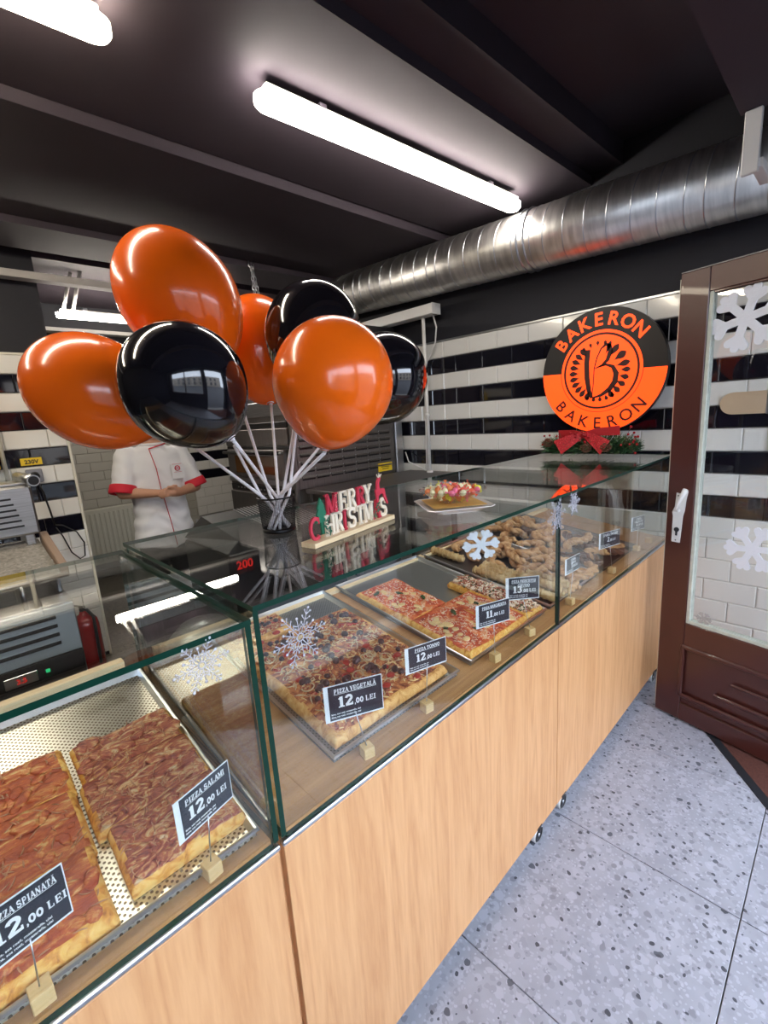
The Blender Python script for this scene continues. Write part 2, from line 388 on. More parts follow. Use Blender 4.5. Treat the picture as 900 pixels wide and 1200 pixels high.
def bx(name, x0, x1, y0, y1, z0, z1, mat, parent=None, b=0.0):
    """box part with its origin at its own centre"""
    c = Vector(((x0+x1)/2, (y0+y1)/2, (z0+z1)/2))
    off = Vector((0,0,0))
    m = MB().box((0,0,0), (x1-x0, y1-y0, z1-z0), b=b)
    return m.build(name, mat, parent, c)
_txt = {}
def text_mb(body, size=.1, depth=.001, offset=0.0, align='CENTER', spacing=1.0, xs=1.0):
    cu = bpy.data.curves.new('t', 'FONT'); cu.body = body; cu.size = size; cu.extrude = depth/2; cu.offset = offset
    cu.align_x = align; cu.align_y = 'BOTTOM_BASELINE'; cu.space_character = spacing; cu.resolution_u = 3
    ob = bpy.data.objects.new('t', cu); col.objects.link(ob)
    dg = bpy.context.evaluated_depsgraph_get(); me = ob.evaluated_get(dg).to_mesh()
    vs = [(v.co.x*xs, v.co.y, v.co.z) for v in me.vertices]; fs = [tuple(p.vertices) for p in me.polygons]
    ob.evaluated_get(dg).to_mesh_clear(); bpy.data.objects.remove(ob); bpy.data.curves.remove(cu)
    return vs, fs
def place(mb, vf, Mx, mi=0):
    return mb.add([Mx @ Vector(v) for v in vf[0]], vf[1], mi)
def T3(x, y, z): return Matrix.Translation((x, y, z))

def remeshed(name, mb, mat, voxel, smooth=4, parent=None, decimate=None):
    me = mb.mesh('tmp', mat); o = bpy.data.objects.new('tmp', me); col.objects.link(o)
    r = o.modifiers.new('r', 'REMESH'); r.mode = 'VOXEL'; r.voxel_size = voxel; r.use_smooth_shade = True
    if smooth:
        s = o.modifiers.new('s', 'SMOOTH'); s.iterations = smooth; s.factor = .5
    if decimate:
        d = o.modifiers.new('d', 'DECIMATE'); d.ratio = decimate
    dg = bpy.context.evaluated_depsgraph_get()
    nm = bpy.data.meshes.new_from_object(o.evaluated_get(dg)); nm.name = name
    bpy.data.objects.remove(o)
    nm.materials.clear(); nm.materials.append(mat)
    return link(name, nm, parent)

# ================================================================== SETTING
WX = 2.5           # right wall plane
BX = 2.97          # far pillar wall plane (y)
GY = 5.05          # grey tiled wall plane (y)
FY = -1.6          # shop front plane (y)
LX = -2.2
def struct(o): o['kind'] = 'structure'; return o
# ---- floor of square terrazzo tiles, clipped at the diagonal threshold
def clip(poly, p, n):
    out = []
    for i in range(len(poly)):
        a = Vector(poly[i]); b = Vector(poly[(i+1) % len(poly)])
        da = (a-p).dot(n); db = (b-p).dot(n)
        if da >= 0: out.append(tuple(a))
        if (da >= 0) != (db >= 0):
            t = da/(da-db); out.append(tuple(a+(b-a)*t))
    return out
TH0 = Vector((1.992, -.333)); TH1 = Vector((1.692, -.564)); tdir = (TH0-TH1).normalized(); tn = Vector((-tdir.y, tdir.x))
floor = struct(MB().box(((LX+WX)/2, (FY+GY)/2, -.06), (WX-LX+.4, GY-FY+.4, .10)).build('floor', M['grout']))
def clean(poly):
    out = []
    for q in poly:
        if not out or (Vector(q)-Vector(out[-1])).length > .004: out.append(q)
    if len(out) > 2 and (Vector(out[0])-Vector(out[-1])).length <= .004: out.pop()
    return out
def inset_prism(poly, z0, z1, g):
    c = sum((Vector(q) for q in poly), Vector((0,0)))/len(poly)
    m = MB(); n = len(poly)
    top = []
    for q in poly:
        d = (c-Vector(q)); top.append(Vector(q)+d.normalized()*min(g, d.length*.3))
    vs = [(x, y, z0) for x, y in poly]+[(x, y, z1-g*.6) for x, y in poly]+[(q.x, q.y, z1) for q in top]
    fs = []
    for k in (0, 1):
        for i in range(n):
            j = (i+1) % n; fs.append((k*n+i, k*n+j, (k+1)*n+j, (k+1)*n+i))
    fs.append(tuple(range(2*n, 3*n)))
    return m.add(vs, fs)
S = .60
for i in range(-5, 4):
    for j in range(-2, 10):
        x0 = .545+i*S; y0 = -.56+j*S
        x0c, x1c = max(x0, LX), min(x0+S, WX); y0c, y1c = max(y0, FY), min(y0+S, GY)
        if x1c-x0c < .02 or y1c-y0c < .02: continue
        g = .0015
        poly = [(x0c+g, y0c+g), (x1c-g, y0c+g), (x1c-g, y1c-g), (x0c+g, y1c-g)]
        poly = clean(clip(poly, TH1+tn*.012, tn))
        if len(poly) < 3: continue
        inset_prism(poly, -.011, 0.0, .0015).build('floor_tile', M['terrazzo'] if y0 < .3 else M['terrazzo_brown'], floor)
# threshold strip and mat beyond it
m = MB(); a0 = TH1-tdir*1.4; a1 = TH1+tdir*1.1
Mx = Matrix(((tdir.x, tn.x, 0, a0.x), (tdir.y, tn.y, 0, a0.y), (0,0,1,0), (0,0,0,1)))
m.prism([(0,-.022), ((a1-a0).length-.12,-.022), ((a1-a0).length-.12,.012), (0,.012)], -.01, .004, M_=Mx)
struct(m.build('trim_1', M['threshold']))
poly = clean(clip([(LX, FY), (WX, FY), (WX, .6), (LX, .6)], TH1-tn*.024, -tn))
pm = MB().prism(poly, -.0099, .001); mat_o = struct(pm.build('trim_2', M['brown_mat'])); mat_o['label'] = 'reddish brown entrance mat beyond the metal threshold'
# ---- walls
struct(bx('wall_right', WX, WX+.15, FY-.15, GY, -.01, 2.95, M['blackwall']))
struct(bx('wall_left', LX-.15, LX, FY-.15, GY, -.01, 2.95, M['blackwall']))
struct(bx('wall_back', LX, WX, GY, GY+.15, -.01, 2.95, M['grout']))
wp = struct(bx('wall_pillar', LX, .335, BX, GY, -.01, 2.95, M['blackwall']))
# shop front with a window and a doorway
fw = MB()
for x0, x1, z0, z1 in ((LX, WX, 2.35, 2.95), (LX, -1.7, -.01, 2.35), (-1.7, .35, -.01, .95), (.35, .55, -.01, 2.35), (2.1, WX, -.01, 2.35)):
    fw.box(((x0+x1)/2, FY-.075, (z0+z1)/2), (x1-x0, .15, z1-z0))
struct(fw.build('wall_front', M['blackwall']))
wf = MB()
for x in (-1.68, -.68, .33): wf.box((x, FY-.06, 1.65), (.05, .06, 1.4))
for z in (.975, 2.325): wf.box((-.675, FY-.06, z), (2.0, .06, .05))
wo = struct(wf.build('window_1', M['brown']))
gp = MB().box((-.675, FY-.06, 1.65), (2.0, .006, 1.32)).build('pane', M['glass_clean'], wo)
# street outside the shop front: pavement and the house opposite, which hide the lower sky
tag(bx('pavement', -14, 14, -16, FY-.16, -.12, -.02, plain('pavement_grey', (.07,.07,.075), .9, noise=.2, nscale=6)), 'grey pavement outside the shop front, behind the viewer', 'pavement')
ho = thing('house', 'plain beige house across the street, behind the viewer', 'building', (0,-15,-.02))
MB().box((0,0,2.1), (26,.6,4.2)).build('facade', plain('beige_render', (.34,.29,.24), .9), ho)
for i in range(8):
    for z in (1.2, 3.0): MB().box((-9+2.6*i,.31,z), (1.1,.06,1.2)).build('window', M['black_b'], ho)
# ---- ceiling slabs (slightly different levels, as the cast beams show)
cl = struct(MB().box(((LX+WX)/2, (FY+GY)/2, 2.90), (WX-LX, GY-FY, .10)).build('ceiling', M['ceiling']))
def slab(y0, y1, z, skew=0.0, name='beam'):
    m = MB(); x0, x1 = LX, WX
    p = [(x0, y0+skew), (x1, y0-skew), (x1, y1-skew), (x0, y1+skew)]
    m.prism(p, z, 2.86); return m.build(name, M['ceiling'], cl)
slab(.545, 1.43, 2.70, .06)
slab(1.431, 2.42, 2.655, .04)
slab(2.421, 2.80, 2.62, .02)
slab(3.05, 5.0, 2.66, 0)
b1 = MB().prism([(LX, .47), (WX, .33), (WX, .485), (LX, .604)], 2.745, 2.86).build('beam', M['ceiling'], cl)
# pale lintel in front of the corridor and a second one deeper
struct(bx('trim_3', LX, 2.4, 2.84, 2.92, 2.475, 2.515, M['pale']))
struct(bx('trim_4', .34, 2.4, 4.20, 4.30, 2.44, 2.47, M['pale']))
struct(bx('trim_5', .34, 2.5, 4.22, 5.0, 2.47, 2.66, M['blackwall']))
# soffit over the entrance side
struct(bx('trim_6', -2.2, 1.93, -1.6, -.26, 2.5, 2.85, M['ceiling']))
sof = thing('roller_shutter_guide', 'pale metal shutter guide hanging under the dark soffit above the door', 'metal profile', (1.92,-.30,2.40))
MB().box((0,0,0), (.02,.05,.20), b=.003).build('guide_plate', M['white_metal'], sof)
MB().box((.10,-.02,-.07), (.20,.035,.03), b=.003).build('guide_rail', M['white_metal'], sof)

# ---- wall tiles: each tile an object sharing mesh data
TP = .1127; TW = .2254; ZT = 2.057
def tile_mesh(w, h, mat, bev=.006, d=.010, gap=.0011):
    w2, h2 = w/2-gap, h/2-gap
    wi, hi = w2-bev, h2-bev
    vs = []
    for (a, b, z) in ((w2, h2, 0), (w2, h2, d*.55), (wi, hi, d)):
        vs += [(-a,-b,z), (a,-b,z), (a,b,z), (-a,b,z)]
    fs = [(8,9,10,11)]
    for k in (0, 1):
        for i in range(4):
            j = (i+1) % 4; fs.append((k*4+i, k*4+j, k*4+4+j, k*4+4+i))
    me = bpy.data.meshes.new('tile'); me.from_pydata(vs, [], fs); me.materials.append(mat); me.update(); return me
cache = {}
def tm(w, h, mat, bev):
    k = (round(w, 4), round(h, 4), mat.name)
    if k not in cache: cache[k] = tile_mesh(w, h, mat, bev)
    return cache[k]
def tile_wall(parent, origin, uax, nax, u0, u1, joint, colour_of, rows, pitch=TP, width=TW, top=ZT, bev=.005, half=True, skip=None):
    """u along uax, v = world z; n = outward normal"""
    U = Vector(uax); Nn = Vector(nax); O = Vector(origin)
    # orientation: local x -> U, y -> Z, z -> N   (flip U if the frame is left-handed)
    Ux = U if U.cross(Vector((0,0,1))).dot(Nn) > 0 else -U
    rot = Matrix((Ux, Vector((0,0,1)), Nn)).transposed().to_euler()
    for r in range(rows):
        zc = top-(r+.5)*pitch
        if zc-pitch/2 < -.02: break
        mat = colour_of(r)
        off = joint+(width/2 if (half and r % 2) else 0)
        k0 = math.floor((u0-off)/width)-1
        k = k0
        while off+k*width < u1:
            a, b = max(off+k*width, u0), min(off+(k+1)*width, u1); k += 1
            if b-a < .012: continue
            if skip and skip((a+b)/2, zc): continue
            p = O+U*((a+b)/2)+Vector((0,0,zc))
            o = link('tile', tm(b-a, pitch, mat, bev), parent, p); o.rotation_euler = rot
wr = bpy.data.objects['wall_right']
def stripes(r): return M['tile_black'] if (r % 2 == 1 and r < 11) else M['tile_white']
gr = struct(bx('trim_7', WX-.004, WX-.0005, -.9, 3.3, .03, ZT, M['grout']))
# only one grout sheet behind the tiles on the right wall
wr_off = Vector((WX-.004, 0, 0))
def child_world(parent):
    return parent.location
def tw(parent_name, **kw):
    p = bpy.data.objects[parent_name]; kw['origin'] = Vector(kw['origin'])-p.location
    tile_wall(p, **kw)
tw('wall_right', origin=(WX-.004,0,0), uax=(0,1,0), nax=(-1,0,0), u0=-.70, u1=2.10, joint=.8545, colour_of=stripes, rows=17)
# pillar wall stripes
gr2 = struct(bx('trim_8', -1.0, .334, BX-.004, BX-.0005, .03, ZT, M['grout']))
tw('wall_pillar', origin=(0,BX-.004,0), uax=(1,0,0), nax=(0,-1,0), u0=-.95, u1=.325, joint=.2285-TW, colour_of=stripes, rows=18)
struct(bx('trim_9', .324, .340, BX-.016, BX+.02, .0, ZT+.005, M['cream_trim'], b=.003))
struct(bx('trim_10', -1.0, .34, BX-.016, BX-.001, ZT, ZT+.012, M['cream_trim']))
struct(bx('trim_11', WX-.018, WX-.001, -.9, 2.2, ZT, ZT+.010, M['alu']))
# far wall: grey running bond on the left, striped on the right
def greys(r): return M['tile_grey']
tw('wall_back', origin=(0,GY-.001,0), uax=(1,0,0), nax=(0,-1,0), u0=.34, u1=1.93, joint=.74, colour_of=greys, rows=16, pitch=.0975, width=.235, top=1.56+.39)
tw('wall_back', origin=(0,GY-.001,0), uax=(1,0,0), nax=(0,-1,0), u0=1.93, u1=2.5, joint=1.93, colour_of=stripes, rows=14)

# ================================================================== CEILING LAMPS
def ceiling_lamp(loc, L, rz, label, mat, drop=.0, w=.085, group=None):
    t = thing('ceiling_lamp', label, 'lamp', loc, rz)
    m = MB(); n = 9; pr = []
    # stadium-shaped diffuser seen from below
    out = [(-L/2+w/2+math.cos(a)*w/2, math.sin(a)*w/2) for a in [PI/2+PI*i/n for i in range(n+1)]]
    out += [(L/2-w/2+math.cos(a)*w/2, math.sin(a)*w/2) for a in [-PI/2+PI*i/n for i in range(n+1)]]
    vs = []; k = len(out)
    for sc_, z in ((1,.0), (1,-.022), (.8,-.034)):
        for x, y in out: vs.append((x if sc_ == 1 else math.copysign(abs(x)-w*.1, x), y*sc_, z))
    fs = [tuple(2*k+i for i in reversed(range(k)))]
    for q in (0, 1):
        for i in range(k): fs.append((q*k+i, (q+1)*k+i, (q+1)*k+(i+1) % k, q*k+(i+1) % k))
    m.add(vs, fs, 0, False); m.build('diffuser', mat, t)
    MB().box((0,0,.015), (L-.06, w*.72, .028), b=.004).build('housing', M['white_metal'], t)
    for s in (-1, 1): MB().box((s*L*.33,0,.035), (.03,.05,.016)).build('mounting_clip', M['alu'], t)
    return t
ceiling_lamp((1.455,.828,2.64), 1.56, R_(-3.3), 'long white tube lamp on the dark ceiling above the balloons', M['tube'])
ceiling_lamp((-.53,.94,2.64), 1.56, R_(-3.3), 'tube lamp cut off by the upper left corner of the picture', M['tube_warm'])
l3 = ceiling_lamp((1.06,3.5,2.44), 1.10, 0, 'tube lamp hung below the pale lintel deep over the back corridor', M['tube_far'], w=.045)
for x in (-.50, -.44): MB().tube([(x, -.02, .02), (x+.02, -.30, .22 if x > -.47 else .20)], .012, 6).build('bracket', M['pale'], l3)
ceiling_lamp((-.9,2.1,2.60), 1.5, 0, 'tube lamp over the dough machine at the far left, outside the picture', M['tube_warm'])

# ================================================================== AIR DUCT
dA = Vector((2.33,-.9,2.405)); dB = Vector((2.33,3.0,2.555)); dd = (dB-dA).normalized()
duct = thing('ventilation_duct', 'shiny galvanised spiral duct running below the ceiling along the right wall', 'duct', dA)
m = MB(); m.tube([Vector((0,0,0)), dB-dA], .155, 48); m.build('pipe', M['duct'], duct)
Rq = Vector((0,0,1)).rotation_difference(dd).to_matrix()
rme = None; L_ = (dB-dA).length; p = .06; k = 0
while p < L_-.05:
    if rme is None:
        rb = MB(); rb.ring((0,0,0), .1545, .0032, 48, 6, mat=Rq @ Matrix.Rotation(R_(5), 3, 'X')); rme = rb.mesh('seam', M['alu'])
    link('seam', rme, duct, dd*p); p += .108 if k % 7 else .075; k += 1
for p in (1.62, 1.66):
    rb = MB(); rb.ring((0,0,0), .158, .006, 48, 6, mat=Rq); rb.build('coupling_band', M['alu'], duct, dd*p)

# ================================================================== DISPLAY COUNTERS
ZG, ZTOP, YD = .80, 1.259, .70
def glass_box(name, x0, x1, y0, y1, z0, z1, parent, mat=None, thin='x', pl=None):
    """pane whose two large faces are clear glass and whose narrow edges are green"""
    o = Vector(pl) if pl else Vector((0,0,0))
    d = (x1-x0, y1-y0, z1-z0); m = MB().box((0,0,0), d)
    ax = 'xyz'.index(thin); mi = []
    order = [0,0,1,1,2,2]
    m.mi = [0 if order[i] == ax else 1 for i in range(6)]
    ob = m.build(name, [mat or M['glass'], M['edge']], parent, Vector(((x0+x1)/2, (y0+y1)/2, (z0+z1)/2))-o)
    return ob
def shelf_z(y, off=0): return .815+.15*(y-.05)+off
SL = math.atan(.15)
def counter(label, x0, x1, panels, zt, fronts, loc):
    P = Vector((loc, .35, 0)); t = thing('display_counter', label, 'counter', P)
    def B(n, a, b, c, d, e, f, mt, bev=0): return bx(n, a-P.x, b-P.x, c-P.y, d-P.y, e, f, mt, t, bev)
    for a, b in panels: B('front_panel', a+.0022, b-.0022, 0.0, .018, .06, .785, M['oak'], .0012)
    for x in (x0, x1-.018): B('side_panel', x, x+.018, .0185, YD, .06, .795, M['oak'])
    B('carcass', x0+.02, x1-.02, .05, YD-.02, .075, .70, M['black_plastic'])
    B('trim_rail', x0, x1, -.003, .012, .789, .799, M['alu'], .002)
    B('front_ledge', x0+.004, x1-.004, .012, .05, .775, .807, M['oak_flat'])
    # sloping wooden shelf
    sh = MB(); ya, yb = .05, .70
    sh.add([(x0+.012-P.x, ya-P.y, shelf_z(ya)-.02), (x1-.012-P.x, ya-P.y, shelf_z(ya)-.02), (x1-.012-P.x, yb-P.y, shelf_z(yb)-.02), (x0+.012-P.x, yb-P.y, shelf_z(yb)-.02),
            (x0+.012-P.x, ya-P.y, shelf_z(ya)-.008), (x1-.012-P.x, ya-P.y, shelf_z(ya)-.008), (x1-.012-P.x, yb-P.y, shelf_z(yb)-.008), (x0+.012-P.x, yb-P.y, shelf_z(yb)-.008)],
           [(3,2,1,0),(4,5,6,7),(0,1,5,4),(1,2,6,5),(2,3,7,6),(3,0,4,7)]); sh.build('shelf', M['oak_flat'], t)
    B('back_rail', x0+.02, x1-.05, YD-.03, YD, .885, .945 if x0 < 0 else .914, M['pine'], .002)
    g = .010
    for a, b in fronts: glass_box('front_glass', a, b, .002, .002+g, .800, zt-g, t, thin='y', pl=P)
    if len(fronts) > 1: B('seam_seal', fronts[0][1]+.0002, fronts[1][0]-.0002, -.0005, .014, .800, zt-g, M['black_plastic'])
    for x in (x0, x1-g): glass_box('side_glass', x, x+g, .0005, YD-.002, .808, zt-g, t, thin='x', pl=P)
    glass_box('top_glass', x0, x1, -.003, YD, zt-g, zt, t, thin='z', pl=P)
    # castors
    for x in fronts:
        for xx in (x[0]+(.12 if x[0] < 1 else .06), x[1]-.13) if x0 >= 0 else (x[0]+.3, x[1]-.3):
            for y in (.014, .60):
                w = MB(); w.lathe([(0,-.012), (.024,-.012), (.028,-.008), (.028,.008), (.024,.012), (0,.012)], 20, mat=Matrix.Rotation(R_(90), 3, 'X'), mi=0)
                w.lathe([(.0285,-.0125), (.031,-.010), (.031,.010), (.0285,.0125)], 20, mat=Matrix.Rotation(R_(90), 3, 'X'), mi=1)
                w.box((0,0,.034), (.034,.03,.006)); ca = w.build('castor', [M['black_plastic'], M['white_plastic']], t, Vector((xx-P.x, y-P.y, .0312)))
                MB().tube([(0,-.014,0), (0,.014,0)], .006, 8).build('axle', M['alu'], ca)
    return t
c1 = counter('nearer oak display counter with perforated trays under a lower glass case', -1.35, -.006, [(-1.35, -.68), (-.68, -.006)], 1.240, [(-1.35+.0105, -.0165)], -.6)
c2 = counter('long oak display counter with glass case reaching the striped tile wall', 0.0, 2.445, [(0.0, 1.116), (1.116, 2.445)], ZTOP, [(.0105, 1.1130), (1.1190, 2.4345)], 1.2)

# ---- trays
def tray(label, x0, x1, y0, y1, mat, rim_mat, h=.018, grp=None):
    cx, cy = (x0+x1)/2, (y0+y1)/2; w, l = x1-x0, (y1-y0)/math.cos(SL)
    t = thing('baking_tray', label, 'tray', (cx, cy, shelf_z(cy)-.0065)); t.rotation_euler = (SL,0,0)
    MB().box((0,0,.001), (w-.012, l-.012, .002)).build('tray_floor', mat, t)
    m = MB(); a, b = w/2, l/2
    prof = [(0,0), (.004,h), (.010,h+.001), (.011,h-.003)]
    rings = []
    vs = []
    for dx, z in [(-.010,.0), (-.003,h), (0,h+.0015), (.003,h+.001), (.0045,h-.004)]:
        vs += [(-a+.006-dx, -b+.006-dx, z), (a-.006+dx, -b+.006-dx, z), (a-.006+dx, b-.006+dx, z), (-a+.006-dx, b-.006+dx, z)]
    fs = []
    for k in range(4):
        for i in range(4):
            j = (i+1) % 4; fs.append((k*4+i, k*4+j, (k+1)*4+j, (k+1)*4+i))
    m.add(vs, fs); m.build('tray_rim', rim_mat, t)
    return t
tray('bright perforated baking tray under the two pizza slabs in the nearer case', -.50, -.022, .035, .665, M['perf'], M['alu'])
tray('bright perforated tray at the far left, mostly outside the picture', -1.02, -.515, .035, .665, M['perf'], M['alu'])
tray('grey metal tray carrying the olive and onion pizza slabs', .172, .632, .065, .695, M['perf_small'], M['alu'])
tray('grey metal tray carrying the tomato and basil pizza', .685, 1.160, .065, .695, M['alu_tray'], M['alu'])
tray('dark tray with the rolled pastries behind the glass seam', 1.185, 1.640, .065, .695, M['dark_tray'], M['alu'])
tray('dark tray with chocolate pastries nearest the wall', 1.660, 2.140, .065, .695, M['dark_tray'], M['dark_tray'])

# ---- pizza slabs
def slab_mesh(w, l, h, nx, ny, seed, top_amp=.004, rim=.022, cut=''):
    rs = random.Random(seed); ph = [(rs.uniform(20,60), rs.uniform(20,60), rs.uniform(0,6), rs.uniform(0,6)) for _ in range(7)]
    def bump(x, y): return sum(math.sin(a*x+c)*math.cos(b*y+d) for a, b, c, d in ph)/7
    vs = []; fs = []; mi = []
    for j in range(ny+1):
        for i in range(nx+1):
            u, v = i/nx, j/ny; x, y = (u-.5)*w, (v-.5)*l
            e = min(u, 1-u)*w; f = min(v, 1-v)*l; d = min(u*w if 'l' not in cut else 9, (1-u)*w if 'r' not in cut else 9, v*l if 'f' not in cut else 9, (1-v)*l if 'b' not in cut else 9)
            ed = max(0, 1-d/.012)
            z = h*(1-.42*ed**2)+bump(x, y)*top_amp*2+rs.uniform(-.0009,.0009)
            wob = .0035*bump(x*.7+9, y*.7)
            vs.append((x+wob*(1 if u > .5 else -1)*(1 if e < .02 else 0), y+wob*(1 if v > .5 else -1)*(1 if f < .02 else 0), z))
    top = (nx+1)*(ny+1)
    for j in range(ny):
        for i in range(nx):
            fs.append((j*(nx+1)+i, j*(nx+1)+i+1, (j+1)*(nx+1)+i+1, (j+1)*(nx+1)+i))
            x = (i+.5)/nx*w; y = (j+.5)/ny*l; d = min(x if 'l' not in cut else 9, w-x if 'r' not in cut else 9, y if 'f' not in cut else 9, l-y if 'b' not in cut else 9)
            mi.append(1 if d < rim*(.45+.5*(bump(x*1.3, y*1.3)+.5)) else 0)
    per = [i for i in range(nx)]+[(nx)+(nx+1)*j for j in range(ny)]+[ny*(nx+1)+nx-i for i in range(nx)]+[(ny-j)*(nx+1) for j in range(ny)]
    n = len(per); o = len(vs)
    for s, zz in ((1.006, h*.28), (.985, 0.0)):
        for q in per: vs.append((vs[q][0]*s, vs[q][1]*s, zz))
    for i in range(n):
        j = (i+1) % n
        fs.append((per[i], o+i, o+j, per[j])); mi.append(1)
        fs.append((o+i, o+n+i, o+n+j, o+j)); mi.append(1)
    m = MB(); m.add(vs, fs, mi, True)
    def zf(x, y): return h+bump(x, y)*top_amp*2
    return m, zf
def pizza(name, label, x0, x1, y0, y1, mat, h=.032, seed=1, rz=0, crust='crust', rim=.022, zoff=.0, amp=.004, grp=None, cut=''):
    cx, cy = (x0+x1)/2, (y0+y1)/2; w, l = x1-x0, (y1-y0)/math.cos(SL)
    t = thing(name, label, 'pizza', (cx, cy, shelf_z(cy)-.0035+zoff)); t.rotation_euler = (SL,0,rz)
    m, zf = slab_mesh(w, l, h, max(8, int(w/.0055)), max(8, int(l/.0055)), seed, amp, rim, cut); m.build('crust', [mat, M[crust]], t)
    return t, w, l, zf
def shreds(t, w, l, zf, mat, n, rs, ln=.022, r=.0018, edge=.015, name='cheese_shreds'):
    m = MB()
    for _ in range(n):
        x, y = rs.uniform(-w/2+edge, w/2-edge), rs.uniform(-l/2+edge, l/2-edge); a = rs.uniform(0, PI); L = ln*rs.uniform(.5, 1.4); cv = rs.uniform(-.5, .5)
        pts = []
        for k in range(4):
            s = (k/3-.5)*L; ang = a+cv*(k/3-.5); px, py = x+math.cos(ang)*s, y+math.sin(ang)*s
            pts.append((px, py, zf(px, py)+r*.6))
        m.tube(pts, [r*.4, r, r, r*.4], 4, smooth=True)
    return tag(m.build(name, mat, t), kind='stuff')
def blobs(t, w, l, zf, mat, n, rs, r=.01, flat=.25, edge=.02, name='melted_cheese'):
    m = MB()
    for _ in range(n):
        x, y = rs.uniform(-w/2+edge, w/2-edge), rs.uniform(-l/2+edge, l/2-edge); q = r*rs.uniform(.5, 1.5)
        m.ell((x, y, zf(x, y)+.0005), (q*rs.uniform(.7,1.5), q*rs.uniform(.6,1.2), q*flat), 8, 5, rot=Matrix.Rotation(rs.uniform(0,PI), 3, 'Z'))
    return tag(m.build(name, mat, t), kind='stuff')
rs = random.Random(5)
# salami slab: three strips cut apart
strips = [(.074,.206,'front strip of the cheese-topped salami slab behind the salami price card'), (.2065,.335,'middle strip of the cheese-topped salami slab in the nearer case'), (.3355,.452,'rear strip of the cheese-topped salami slab next to bare perforated tray')]
for k, (a, b, lb) in enumerate(strips):
    t, w, l, zf = pizza('pizza_slice', lb, -.232+.004*(k == 0)-.009*(k == 1), -.030-.003*k, a, b, M['salami'], .030, 11+k, rz=R_((.5,-.6,.3)[k]), crust='crust', rim=.010, cut=('b','fb','f')[k])
    t['group'] = 'strips of salami pizza'
    shreds(t, w, l, zf, M['cheese_red'], 90, rs, .020, .0013, .010); blobs(t, w, l, zf, M['salami'], 30, rs, .013, .13, .012, 'salami_pieces')
for k, (a, b, lb) in enumerate([(.050,.190,'front strip of the spicy red-topped slab at the lower left corner'), (.1905,.335,'middle strip of the spicy red-topped slab left of the salami slab'), (.3355,.470,'rear strip of the spicy red-topped slab at the left picture edge')]):
    t, w, l, zf = pizza('pizza_slice', lb, -.485, -.252+.004*k, a, b, M['spianata'], .032, 21+k, rz=R_((.3,-.4,.2)[k]), rim=.014 if k else .020, cut=('lb','lfb','lf')[k])
    t['group'] = 'strips of spicy red pizza'
    shreds(t, w, l, zf, M['cheese_red'], 60, rs, .018, .0013, .012); blobs(t, w, l, zf, M['spianata'], 28, rs, .013, .14, .015, 'salami_pieces')
# olive and onion slab
def veg(label, x0, x1, y0, y1, seed, n_ol, n_on, n_to, **k):
    t, w, l, zf = pizza('pizza_slab', label, x0, x1, y0, y1, M['vegetal'], .030, seed, crust='dough', rim=.020, amp=.005, **k)
    r2 = random.Random(seed)
    shreds(t, w, l, zf, M['onion'], 300, r2, .028, .0017, .022, 'onion_shreds'); shreds(t, w, l, zf, M['cheese'], 260, r2, .016, .0022, .02); blobs(t, w, l, zf, M['tomato'], 40, r2, .009, .3, .03, 'tomato_bits')
    shreds(t, w, l, zf, M['salami'], 220, r2, .020, .0035, .02, 'pepper_shreds')
    om = MB().lathe([(0,.007), (.004,.0085), (.0085,.005), (.0095,0), (.008,-.004)], 12).mesh('olive', M['olive'])
    for _ in range(n_ol):
        x, y = r2.uniform(-w/2+.03, w/2-.03), r2.uniform(-l/2+.05, l/2-.03)
        o = link('olive', om, t, (x, y, zf(x, y)+.003)); o.scale = [r2.uniform(.7,1.3)]*3; o.rotation_euler = (r2.uniform(-.6,.6), r2.uniform(-.6,.6), 0)
    rm = MB().ring((0,0,0), .020, .0022, 20, 5).mesh('onion_ring', M['onion'])
    for _ in range(n_on):
        x, y = r2.uniform(-w/2+.04, w/2-.04), r2.uniform(-l/2+.05, l/2-.04)
        o = link('onion_ring', rm, t, (x, y, zf(x, y)+.0035)); s = r2.uniform(.5,1.0); o.scale = (s, s*r2.uniform(.6,1), s); o.rotation_euler = (r2.uniform(-.15,.15), r2.uniform(-.15,.15), r2.uniform(0,3))
    tmh = MB().ell((0,0,0), (.013,.011,.004), 12, 6).mesh('tomato_slice', M['tomato'])
    for _ in range(n_to):
        x, y = r2.uniform(-w/2+.04, w/2-.05), r2.uniform(-l/2+.04, l/2-.2)
        link('tomato_slice', tmh, t, (x, y, zf(x, y)+.003))
    return t
veg('large rectangular pizza slab with black olives and onion rings behind the first tall cards', .198, .600, .090, .530, 31, 74, 24, 10)
veg('smaller olive pizza piece behind the large slab near the glass joint', .19, .40, .545, .655, 33, 10, 6, 2)
